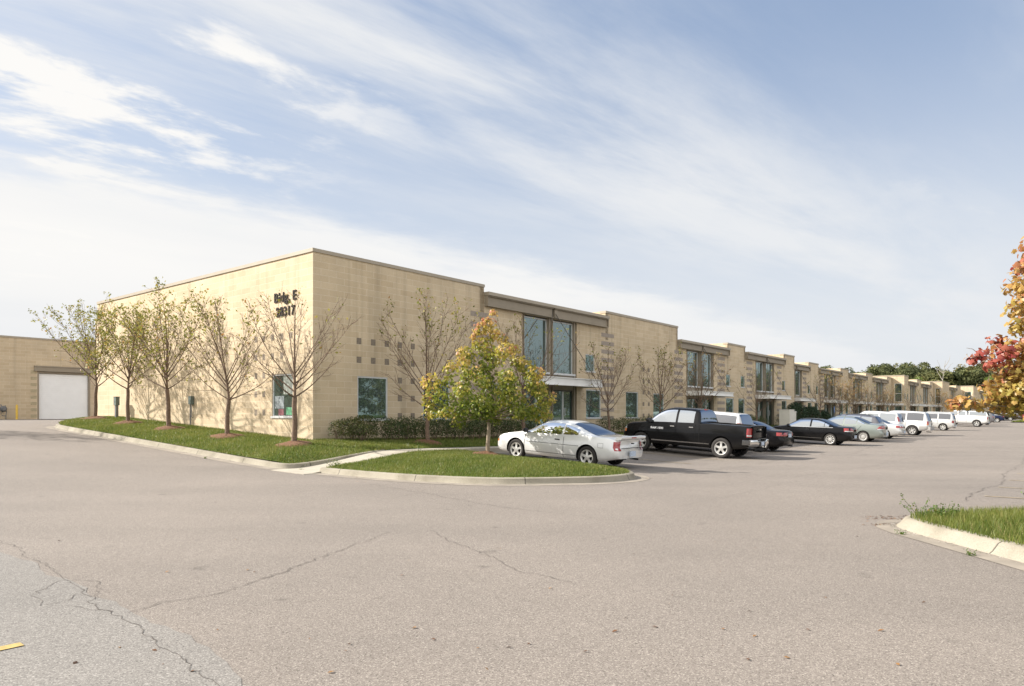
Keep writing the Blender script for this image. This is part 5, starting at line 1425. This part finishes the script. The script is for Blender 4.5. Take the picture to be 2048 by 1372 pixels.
        P = s.shear(rows); k = P.shape[1]; mb = MB(); mb.grid(P, close=True)
        mb.f.append([i for i in range(k)]); mb.m.append(0); mb.f.append([(len(xs)-1)*k+i for i in range(k)][::-1]); mb.m.append(0)
        bme = bpy.data.meshes.new('body'); bme.from_pydata(mb.v, [], mb.f); bme.materials.append(mat); bme.materials.append(M['well'])
        import bmesh
        bm = bmesh.new(); bm.from_mesh(bme); bmesh.ops.recalc_face_normals(bm, faces=bm.faces); bm.to_mesh(bme); bm.free()
        ob = link('body', bme)
        cb = MB(); r = s.t['rtyre']*1.17
        for xw in (0, s.wb):
            for sg in (1, -1):
                o = len(cb.v); nn = 30
                ya, yb2 = sg*(s.Wh-.36), sg*(s.Wh+.3)
                for y_ in (ya, yb2):
                    for i in range(nn):
                        a = 2*math.pi*i/nn; zz2 = s.t['rtyre']+r*math.sin(a)
                        if math.sin(a) < 0: zz2 = s.t['rtyre']+r*1.6*math.sin(a)
                        cb.v.append((xw+r*math.cos(a)*(1 if math.sin(a) > 0 else 1.0), y_, zz2))
                for i in range(nn):
                    j = (i+1) % nn; cb.f.append([o+i, o+j, o+nn+j, o+nn+i]); cb.m.append(1)
                cb.f.append([o+i for i in range(nn)][::-1]); cb.m.append(1); cb.f.append([o+nn+i for i in range(nn)]); cb.m.append(1)
        if 'bed' in s.t and s.t['bed']:
            a, b = s.t['bed']; yb = s.Wh*.80; zt = 1.6; cb.box(a*s.sx, b*s.sx, -yb, yb, .88, zt, 1)
        cme = bpy.data.meshes.new('cut'); cme.from_pydata(cb.v, [], cb.f); cme.materials.append(mat); cme.materials.append(M['well'])
        bm = bmesh.new(); bm.from_mesh(cme); bmesh.ops.recalc_face_normals(bm, faces=bm.faces); bm.to_mesh(cme); bm.free()
        cme.polygons.foreach_set('material_index', [1]*len(cme.polygons)); cut = link('cut', cme)
        md = ob.modifiers.new('b', 'BOOLEAN'); md.operation = 'DIFFERENCE'; md.object = cut; md.solver = 'EXACT'
        dg = bpy.context.evaluated_depsgraph_get(); dg.update()
        me = bpy.data.meshes.new_from_object(ob.evaluated_get(dg)); ob.modifiers.clear(); ob.data = me; me.name = 'body'
        bpy.data.objects.remove(cut)
        fix_mesh(me, 38); ob.parent = root; return ob
    def sidepatch(s, x0, x1, mrg, sg, nx=14, nz=6, off=.006, z0=None, z1=None):
        xs = np.linspace(x0, x1, nx); P = []
        for x in xs:
            a = s.belt(x)+.035 if z0 is None else z0; b = s.top(x)-mrg if z1 is None else z1
            b = max(b, a+.012); zs = np.linspace(a, b, nz); P.append([(x, y, z) for y, z in zip(s.side(x, zs)+off, zs)])
        P = s.shear(P); P[..., 1] *= sg; return P
    def glasspart(s, P, name, mat, root, th=.0):
        P = np.array(P, float); i, j = P.shape[0]//2, P.shape[1]//2
        nr = np.cross(P[i, j]-P[i-1, j], P[i, j]-P[i, j-1])
        if nr.dot(P[i, j]-np.array([s.wb/2, 0, .75])) < 0: P = P[::-1]
        mb = MB(); mb.grid(P[:, ::-1] if False else P); return mb.build(name, mat, root, smooth=180)
    def toppatch(s, xa, xb, fr, nx=12, ny=13, off=.006, ny0=None):
        """windscreen / back glass: sampled evenly along the silhouette"""
        t = np.linspace(xa, xb, 60); zt = s.top(t); ar = np.concatenate([[0], np.cumsum(np.hypot(np.diff(t), np.diff(zt)))]); xs = np.interp(np.linspace(0, ar[-1], nx), ar, t)
        P = []
        for x in xs:
            bt = s.belt(x); h = max(float(s.top(x)-bt), .03); ym = float(s.wid(x)*s.Wh*.955-s.tum*h)*fr
            ys = np.linspace(-ym, ym, ny); z = s.ztop(x, ys); P.append(np.stack([np.full(ny, x), ys, z], 1))
        P = np.array(P); Nn = np.cross(np.gradient(P, axis=0), np.gradient(P, axis=1)); Nn /= np.linalg.norm(Nn, axis=2)[..., None]+1e-9
        if Nn[nx//2, ny//2, 2] < 0: Nn = -Nn
        return s.shear(P+Nn*off)
    def wrap(s, z0, z1, a, b, sg, front=False, off=.010, nz=5, ypart=None, slant=0.):
        """lamp wrapping from the flank round to the end face"""
        e = s.x1 if front else s.x0; dr = -1 if front else 1; P = []
        for z in np.linspace(z0, z1, nz):
            row = []; aa = a+slant*(z-z0)/(z1-z0+1e-6)
            if not front and z > float(s.top(s.x0))-.03:
                q = np.linspace(s.x0, s.x0+.9, 181); e = float(q[np.argmax(s.top(q) > z+.03)])
            else: e = s.x1 if front else s.x0
            for x in (e+dr*np.linspace(aa, 0.004, 9)): row.append((x, float(s.side(x, min(z, float(s.top(x))-.004)))+off, z))
            yw = float(s.side(e+dr*.004, min(z, float(s.top(e+dr*.004))-.004)))+off*.6
            if b > 0:
                for y in np.linspace(yw, max(0, yw-b), 5)[1:]: row.append((e-dr*off, y, z))
            P.append(row)
        P = s.shear(P); P[..., 1] *= sg; return P

def wheel(car, root, xw, sg, spokes, rimmat='rim', steel=False):
    r = car.t['rtyre']; rr = car.t['rim']; w_ = .215 if r < .37 else .27; y = sg*(car.Wh-.02)
    h = empty('wheel', (xw, y, r)); h.parent = root
    def yy(v): return -sg*v      # v grows inward
    mb = MB(); mb.lathe([(rr, yy(.02)), (rr+.03, yy(.004)), (r-.04, yy(.0)), (r-.012, yy(.02)), (r, yy(.05)), (r, yy(w_-.05)), (r-.012, yy(w_-.02)), (r-.05, yy(w_)), (rr, yy(w_-.02))], 'y', 36); mb.build('tyre', M['tyre'], h, smooth=40)
    mb = MB(); mb.lathe([(rr+.004, yy(.012)), (rr-.014, yy(.016)), (rr-.03, yy(.035)), (rr-.035, yy(w_-.04))], 'y', 32)
    mb.lathe([(0, yy(.018)), (rr*.19, yy(.020)), (rr*.24, yy(.030)), (rr*.26, yy(.06))], 'y', 20)
    for k in range(spokes):
        a = 2*math.pi*k/spokes+.3; ca, sa = math.cos(a), math.sin(a)
        wi, wo = (rr*.17, rr*.20) if spokes <= 6 else (rr*.085, rr*.12)
        for (r0, r1, w0, w1, d0, d1) in ((rr*.18, rr*.6, wi*1.1, wi*.85, .022, .030), (rr*.6, rr-.015, wi*.85, wo*1.15, .030, .024)):
            pts = []
            for rad, ww, dd in ((r0, w0, d0), (r1, w1, d1)):
                for t_ in (-1, 1): pts.append((ca*rad-sa*ww*t_, yy(dd), sa*rad+ca*ww*t_))
            bk = [(p[0], p[1]-sg*.03, p[2]) for p in pts]
            mb.add(pts+bk, [(0, 1, 3, 2), (0, 2, 6, 4), (1, 5, 7, 3), (4, 6, 7, 5)])
    mb.build('rim', M[rimmat], h, smooth=30)
    mb = MB(); mb.lathe([(0, yy(.085)), (rr-.03, yy(.085))], 'y', 24); mb.build('brake', M['well'], h)

def strip_side(car, pts, sg, wd, off=.004, n=10):
    """thin ribbon along a polyline (x,z) on the flank"""
    P = []
    for (x0, z0), (x1, z1) in zip(pts[:-1], pts[1:]):
        for i in range(n): P.append((x0+(x1-x0)*i/n, z0+(z1-z0)*i/n))
    P.append(pts[-1]); P = np.array(P); t = np.gradient(P, axis=0); t /= np.linalg.norm(t, axis=1)[:, None]+1e-9; nn = np.stack([-t[:, 1], t[:, 0]], 1)*wd/2
    rows = []
    for p, q in zip(P, nn):
        row = []
        for s_ in (1, -1):
            a = p+q*s_; z = min(a[1], float(car.top(a[0]))-.01); row.append((a[0], float(car.side(a[0], z))+off, z))
        rows.append(row)
    R_ = car.shear(rows); R_[..., 1] *= sg; return R_

def make_car(spec):
    c = Car(spec['type'], spec.get('L'), spec.get('H'), spec.get('W'), **spec.get('ov', {})); typ = c.typ; t = c.t
    root = empty(spec.get('name', 'parked_car')); tag(root, spec['label'], spec.get('cat', 'car'), 'vehicles parked along the office row')
    pm = PAINT[spec['paint']]; sx = c.sx; far = spec.get('far', False)
    c.body(pm, root)
    # glass
    for i, (a, b, m_) in enumerate(t['wins']):
        for sg in (1, -1):
            P = c.sidepatch(a*sx, b*sx, m_*c.sz, sg)
            c.glasspart(P, 'side_window', M[spec.get('glass', 'carglass_side')], root)
    a, b = t['ws']; c.glasspart(c.toppatch(a*sx, b*sx, .90), 'windshield', M['carglass'], root)
    a, b = t['rg']; c.glasspart(c.toppatch(a*sx, b*sx, .84, nx=14), 'rear_window', M['carglass'], root)
    # wheels
    for xw in (0, c.wb):
        for sg in (1, -1): wheel(c, root, xw, sg, spec.get('spokes', t['spokes']))
    zt = float(c.top(c.x0+.02)); bt = float(c.belt(c.x0+.3))
    # lamps
    lz = spec.get('lamp', (zt-.26, zt-.04)); la, lb = spec.get('lampw', (.18, .26)); sl_ = spec.get('slant', 0.)
    for sg in (1, -1):
        f = c.glasspart(c.wrap(lz[0], lz[1], la, lb, sg, slant=sl_), 'tail_light', M['lampred'], root)
        if 'lamp2' in spec: c.glasspart(c.wrap(*spec['lamp2'], la*.8, lb*.9, sg, off=.014), 'lens', M[spec.get('lamp2m', 'lampclear')], f)
        zf = float(c.top(c.x1-.12)); hz = (zf-.15, zf-.02) if typ not in ('pickup', 'suv') else (zf-.33, zf-.06)
        f = c.glasspart(c.wrap(hz[0], hz[1], .30, .30, sg, True), 'headlight', M['lampclear'], root)
        c.glasspart(c.wrap(hz[0]+.0, hz[0]+(hz[1]-hz[0])*.5, .30, .0, sg, True, off=.014), 'lens', M['lampamber'], f)
    # mirrors, handles
    mx = (t['ws'][1]-.17)*sx; mz = float(c.belt(mx))+.10
    for sg in (1, -1):
        mb = MB(); y0 = float(c.side(mx, mz-.06)); big = 1.35 if typ == 'pickup' else 1.
        rows = []
        for k, (dx, hh, ww) in enumerate(((-.07, .065, .10), (-.055, .075, .115), (.0, .07, .11), (.05, .05, .085), (.075, .02, .05))):
            rows.append([(mx+dx*big, sg*(y0+.10+math.cos(a)*ww*big*.95), mz+math.sin(a)*hh*big) for a in np.linspace(0, 2*math.pi, 12, endpoint=False)])
        mb.grid(rows, close=True); mb.f.append(list(range(12))); mb.m.append(0); mb.f.append([48+i for i in range(12)][::-1]); mb.m.append(0)
        mb.bar((mx, sg*(y0-.03), mz-.05), (mx, sg*(y0+.1), mz-.02), .06, .04)
        mb.build('mirror', M['trim'] if spec.get('mirror', 'black') == 'black' else pm, root, smooth=45)
    dz = spec.get('hz', float(c.belt(.8*sx))-.115)
    for a in spec.get('handles', [x[0]+.10 for x in t['wins'][:2]]):
        for sg in (1, -1):
            mb = MB(); x = a*sx; y = float(c.side(x, dz)); mb.bar((x-.09, sg*(y+.014), dz), (x+.09, sg*(y+.014), dz), .022, .035); mb.build('door_handle', M['chrome'] if spec.get('chrome') else (M['trim'] if typ == 'coupe' else pm), root)
    # door gaps
    mb = MB()
    for a in spec.get('gaps', []):
        for sg in (1, -1): mb.grid(strip_side(c, [(x*sx, z*c.sz) for x, z in a], sg, .014))
    if mb.v: mb.build('door_gap', M['gap'], root)
    for nm, mt, pts, wd in spec.get('trims', []):
        mb = MB()
        for sg in (1, -1): mb.grid(strip_side(c, [(x*sx, z*c.sz) for x, z in pts], sg, wd, .012))
        mb.build(nm, M[mt], root)
    # plate, grille, exhaust
    pz = spec.get('plate', .52); xr = c.x0-.012+float(np.interp(pz, [.2, .42, .62, .7, 1.2], [.05, 0, 0, .05, .06]))
    mb = MB(); mb.box(xr-.014, xr+.03, -.16, .16, pz-.08, pz+.08); mb.build('license_plate', M['plate'], root)
    mb = MB(); mb.box(c.x1-.13, c.x1-.035, -.42, .42, .42, .62 if typ not in ('pickup', 'suv') else .95); mb.build('grille', M['trim'], root)
    mb = MB(); mb.tube([(c.x0+.4, -.45, .31), (c.x0+.05, -.45, .30)], .03, 8); mb.box(.3, c.wb-.3, -c.Wh*.75, c.Wh*.75, .19 if typ not in ('pickup', 'suv') else .36, .26 if typ not in ('pickup', 'suv') else .44)
    mb.box(c.x0+.5, c.wb+.6, -.5, .5, .24 if typ not in ('pickup', 'suv') else .40, .36 if typ not in ('pickup', 'suv') else .5); mb.build('underbody', M['well'], root)
    if spec.get('rails'):
        for sg in (1, -1):
            xs = np.linspace(t['wins'][-1][0]*sx+.1, t['ws'][0]*sx-.25, 9); mb = MB()
            pts = [(x, sg*c.Wh*.60, float(c.ztop(x, np.array(c.Wh*.60)))+(.05 if 0 < i < 8 else .0)) for i, x in enumerate(xs)]; mb.tube(pts, .018, 6); mb.build('roof_rail', M['trim'] if spec['rails'] != 'white' else pm, root)
    if spec.get('spoiler'):
        mb = MB(); rows = []
        for y in np.linspace(-c.Wh*.80, c.Wh*.80, 13):
            dip = .035*(abs(y)/(c.Wh*.8))**4; zz_ = zt+.03-dip*.3
            rows.append([(c.x0+.26, y, zz_-.02), (c.x0+.14, y, zz_+.045), (c.x0+.0, y, zz_+.075), (c.x0-.025, y, zz_+.05), (c.x0-.01, y, zz_-.005), (c.x0+.1, y, zz_-.05)])
        mb.grid(rows, close=True); mb.f.append(list(range(6))); mb.m.append(0); mb.f.append([12*6+i for i in range(6)][::-1]); mb.m.append(0); sp_ = mb.build('spoiler', pm, root, smooth=50)
        mb = MB(); mb.box(c.x0-.034, c.x0-.02, -.13, .13, zt+.035, zt+.065); mb.build('brake_light', M['lampred'], sp_)
        # trunk lid shut line, fuel door, badge
        mb = MB(); xx = c.x0-.002
        mb.box(xx-.012, xx+.05, -.62, .62, .675, .685); mb.box(xx-.012, xx+.05, -.05, .05, .80, .83); mb.build('trunk_gap', M['gap'], root)
        mb = MB(); mb.grid(strip_side(c, [(-.58, .80), (-.58, .66), (-.40, .66), (-.40, .80), (-.58, .80)], 1, .006)); mb.build('fuel_door', M['gap'], root)
    if spec.get('bumper') == 'chrome':
        mb = MB(); rows = []
        for y in np.linspace(-c.Wh*.97, c.Wh*.97, 25):
            f = abs(y)/(c.Wh*.97); bx_ = c.x0-.13+.10*f**4; z1 = .80 if f > .42 else .74; z0 = .56
            rows.append([(c.x0+.05, y, z1), (bx_+.02, y, z1), (bx_, y, z1-.05), (bx_, y, z0+.06), (bx_+.03, y, z0), (c.x0+.05, y, z0)])
        for y in (c.Wh*.99, ): pass
        mb.grid(rows, close=True); mb.f.append(list(range(6))); mb.m.append(0); mb.f.append([24*6+i for i in range(6)][::-1]); mb.m.append(0)
        for sg in (1, -1): mb.box(c.x0-.02, c.x0+.30, sg*c.Wh*.985-.02, sg*c.Wh*.985+.02, .60, .79)
        mb.build('rear_bumper', M['chrome'], root, smooth=35)
        mb = MB(); mb.box(c.x0-.145, c.x0-.02, -.30, .30, .575, .735); mb.build('plate_recess', M['trim'], root)
        mb = MB(); mb.box(c.x0-.152, c.x0-.145, -.155, .155, .585, .725); mb.build('license_plate', M['plate'], root)
    if spec.get('pickup_detail'):
        mb = MB(); xx = c.x0-.004
        for q in ((-.70, .70, 1.29, 1.305), (-.70, .70, .845, .857)): mb.box(xx-.008, xx+.05, q[0], q[1], q[2], q[3])
        for sg in (1, -1): mb.box(xx-.008, xx+.06, sg*.715-.006, sg*.715+.006, .845, 1.30)
        mb.box(xx-.012, xx+.05, -.11, .11, 1.08, 1.16); mb.build('tailgate_gap', M['gap'], root)
        mb = MB(); mb.box(xx-.022, xx, -.06, .06, 1.17, 1.22); mb.lathe([(0, -.02), (.055, -.02), (.05, -.03)], 'y', 12, (xx, 0, 1.18)); mb.build('tailgate_badge', M['chrome'], root)
        mb = MB(); x3 = 1.10*sx; mb.box(x3-.02, x3+.04, -.12, .12, 1.855*c.sz, 1.895*c.sz); mb.build('brake_light', M['lampred'], root)
        # bed side / cab gap
        mb = MB(); 
        for sg in (1, -1): mb.grid(strip_side(c, [(.93, .46), (.93, 1.37)], sg, .03))
        mb.build('cab_gap', M['gap'], root)
        mb = MB(); mb.bar((c.x0+.02, -.5, .42), (c.x0+.02, .5, .42), .08, .08); mb.tube([(c.x0+.9, -.62, .45), (c.x0-.02, -.70, .43)], .035, 8); mb.build('hitch', M['well'], root)
    if spec.get('cap'):   # fibreglass bed cap
        mb = MB(); a, b = -1.12, .86; z0 = 1.36*c.sz; z1 = 1.90*c.sz; rows = []
        for x, zz_, w_ in ((a*sx, z0+.02, .93), (a*sx+.02, z0+.06, .93), (a*sx+.20, z1-.05, .85), (a*sx+.32, z1, .83), (b*sx-.05, z1, .83), (b*sx, z1-.02, .83)):
            yw = c.Wh*w_; yb = c.Wh*.93
            rows.append([(x, yb, z0), (x, yb+(yw-yb)*.8, z0+(zz_-z0)*.8), (x, yw-.06, zz_-.01), (x, 0, zz_+.01), (x, -yw+.06, zz_-.01), (x, -(yb+(yw-yb)*.8), z0+(zz_-z0)*.8), (x, -yb, z0)])
        mb.grid(rows); mb.f.append([0, 1, 2, 3, 4, 5, 6]); mb.m.append(0); o_ = 5*7; mb.f.append([o_+i for i in range(7)][::-1]); mb.m.append(0)
        cp = mb.build('bed_cap', pm, root, smooth=40)
        for sg in (1, -1):
            mb = MB(); P = []
            for x in np.linspace(a*sx+.22, b*sx-.08, 8):
                P.append([(x, sg*(c.Wh*(.93-.08*q)+.012), z0+.05+q*(z1-z0-.16)) for q in (0, .5, 1)])
            mb.grid(P); mb.build('side_window', M['carglass_side'], cp)
        mb = MB(); mb.grid([[(a*sx+.0+.16*q-.012, y, z0+.06+q*(z1-z0-.16)) for q in (0, 1)] for y in np.linspace(-c.Wh*.7, c.Wh*.7, 5)]); mb.build('rear_window', M['carglass'], cp)
    if spec.get('cladding'):
        mb = MB()
        for sg in (1, -1):
            mb.grid(c.sidepatch(c.x0+.02, -.48, 0, sg, off=.008, z0=.50, z1=.76)); mb.grid(c.sidepatch(.48, c.wb-.48, 0, sg, off=.008, z0=.42, z1=.62))
        mb.build('cladding', M['cladding'], root, smooth=60)
        mb = MB(); mb.box(c.x0-.07, c.x0+.25, -c.Wh*.93, c.Wh*.93, .50, .74); mb.box(c.x0-.20, c.x0-.05, -.06, .06, .46, .54); mb.build('rear_bumper', M['cladding'], root)
    if spec.get('text'):
        def pl_(x, y, z): 
            X_ = spec['text'][1]-x; Z_ = spec['text'][2]+y; return (X_, float(c.side(X_, Z_))+.006+z, Z_)
        letters('lettering', spec['text'][0], spec['text'][3], 0, 0, root, M['chrome'], lambda x, out, up: pl_(x, up, out), width=spec['text'][4], depth=.003, off=.004)
    # ---- put it on the ground: rear axle at (u, v) heading +v
    u, v = spec['at']; zr = float(G(u+.9, v)); zf = float(G(u+.9, v+c.wb)); p = math.atan2(zf-zr, c.wb)
    hd = YAW+R(90)+R(spec.get('turn', 0)); root.rotation_euler = (0, -p, hd)
    root.location = W(u+c.Wh, v, zr+.004)
    return root

g4 = [[(2.35, .30), (2.38, .60), (2.33, .93)], [(1.08, .27), (1.08, .92)], [(.36, .62), (.12, .92)], [(.42, .27), (.42, .40)]]
gv = [[(2.40, .45), (2.42, 1.10)], [(1.38, .42), (1.38, 1.12)], [(.50, .60), (.46, 1.12)]]
CARS = [
 dict(type='coupe', name='parked_car', paint='silver', at=(2.98, -9.84), label='silver two door coupe with rear spoiler parked behind the curb island', gaps=[[(2.42, .25), (2.45, .55), (2.40, .90)], [(.88, .25), (.88, .90)]], handles=[1.12], hz=.80,
      trims=[('side_molding', 'gap', [(-.0+.30, .655), (2.38, .655)], .012), ('sill_trim', 'gap', [(.40, .345), (2.40, .345)], .012)], lamp=(.60, .95), lampw=(.07, .13), spoiler=True, plate=.50),
 dict(type='pickup', name='pickup_truck', cat='pickup truck', paint='blackw', at=(11.5, -10.56), label='black quad cab pickup with chrome rear bumper beside the silver coupe', gaps=[[(3.22, .48), (3.24, 1.25)], [(1.96, .46), (1.96, 1.28)], [(1.10, .46), (1.12, 1.28)]], handles=[2.12, 1.28], hz=1.15, chrome=True,
      trims=[('chrome_molding', 'chrome', [(.50, .53), (3.05, .53)], .045)], lamp=(.90, 1.24), lampw=(.10, .19), lamp2=(.93, .99), bumper='chrome', pickup_detail=True, text=('RAM 1500', 3.10, 1.0, .12, .58), plate=.655, spokes=5),
 dict(type='suv', name='sport_utility', cat='SUV', paint='white', at=(14.35, -9.25), L=4.86, H=1.80, W=1.85, label='white SUV with dark sloping back glass, mostly hidden behind the black pickup bed', glass='carglass_suv', gaps=gv, lamp=(.95, 1.35), spokes=5, ov=dict(rg=(-1.12, -.80))),
 dict(type='sedan', paint='black', at=(17.25, -10.1), L=4.62, H=1.40, W=1.74, label='small black sedan with its tail showing just past the pickup bumper', gaps=g4, lamp=(.78, .93), lampw=(.34, .36), spokes=5, plate=.80, trims=[('side_molding', 'trim', [(.36, .56), (2.3, .56)], .03)]),
 dict(type='sedan', paint='black', at=(26.2, -10.7), label='black sedan with chrome handles and bright multi spoke wheels, standing alone', gaps=g4, chrome=True, lamp=(.80, .99), lampw=(.36, .45), lamp2=(.80, .845), spokes=10, trims=[('window_trim', 'chrome', [(-.12, .985), (2.3, .945)], .02), ('sill_trim', 'chrome', [(.45, .37), (2.25, .37)], .022)]),
 dict(type='sedan', paint='greygreen', at=(32.3, -11.0), L=5.08, H=1.56, W=1.89, label='gray green sedan with triangular red tail lamps right of the lone black sedan', gaps=g4, lamp=(.80, 1.04), lampw=(.40, .36), slant=-.3, lamp2=(.80, .85), spokes=14, ov=dict(wins=[(1.15, 2.3, .085), (.42, 1.06, .09), (-.04, .36, .10)])),
 dict(type='cross', name='crossover', cat='SUV', paint='darkgrey', at=(34.9, -10.5), label='dark gray crossover with wedge rear side window behind the gray green sedan', gaps=gv, lamp=(1.0, 1.10), lampw=(.28, .30), rails='black'),
 dict(type='sedan', paint='silver2', at=(38.35, -10.95), L=4.84, H=1.43, W=1.76, label='pale silver sedan with oval red tail lamps left of the big white SUV', gaps=g4, lamp=(.80, .94), lampw=(.34, .40), spokes=7),
 dict(type='suv', name='sport_utility', cat='SUV', paint='white', at=(43.1, -10.0), L=4.7, H=1.86, W=1.9, label='white SUV cab with high red rear lamp behind the pale silver sedan', gaps=gv, lamp=(1.15, 1.5), lampw=(.1, .05)),
 dict(type='suv', name='sport_utility', cat='SUV', paint='white', at=(47.4, -11.1), glass='carglass_suv', label='big white SUV with gray lower cladding and tow hitch', gaps=gv, lamp=(.86, 1.16), lampw=(.10, .12), lamp2=(.86, .96), lamp2m='lampamber', cladding=True, spokes=6, ov=dict(top=TYPES['suv']['top'])),
 dict(type='minivan', name='minivan', cat='minivan', paint='silver2', at=(65.4, -10.7), glass='carglass_suv', label='silver minivan with roof rails right of the big white SUV', gaps=gv, lamp=(.78, 1.02), lampw=(.14, .10), rails='white', cladding=False, spokes=6),
 dict(type='pickup', name='pickup_truck', cat='pickup truck', paint='white', at=(85.6, -11.4), label='white crew cab pickup with a dark windowed bed cap under the orange leaves', gaps=[[(3.22, .48), (3.24, 1.25)], [(1.96, .46), (1.96, 1.28)], [(1.06, .46), (1.06, 1.28)]], lamp=(.92, 1.22), lampw=(.08, .14), cap=True, hz=1.12, ov=dict(bed=None)),
 dict(type='suv', name='sport_utility', cat='SUV', paint='white', at=(92.6, -10.9), L=4.7, H=1.8, W=1.85, label='distant white SUV just past the capped white pickup', lamp=(.9, 1.4), lampw=(.1, .1)),
 dict(type='cross', name='crossover', cat='SUV', paint='darkgrey', at=(102.5, -10.8), label='distant dark crossover between the white SUV and the navy minivan', lamp=(1.0, 1.10)),
 dict(type='minivan', name='minivan', cat='minivan', paint='navy', at=(118.6, -10.7), L=4.9, H=1.72, label='distant navy minivan with red lamps left of the small grass island', lamp=(.85, 1.1), lampw=(.12, .1)),
 dict(type='sedan', paint='black', at=(138.5, -11.0), L=4.6, H=1.42, label='distant black sedan behind the small grass island', lamp=(.8, .95)),
 dict(type='cross', name='crossover', cat='SUV', paint='darkgrey', at=(150, -10.8), H=1.75, label='distant gray SUV partly behind the distant black sedan', lamp=(.95, 1.10)),
 dict(type='sedan', paint='red', at=(157, -11.2), L=4.6, H=1.45, label='distant dark red sedan near the right edge', lamp=(.8, .95)),
 dict(type='suv', name='sport_utility', cat='SUV', paint='black', at=(163.5, -11), L=4.8, label='distant black SUV near the right edge', lamp=(.9, 1.3)),
 dict(type='sedan', paint='white', at=(170, -12), L=4.6, H=1.42, label='distant white car cut by the right edge', lamp=(.8, .95)),
]
for sp_ in CARS: make_car(sp_)
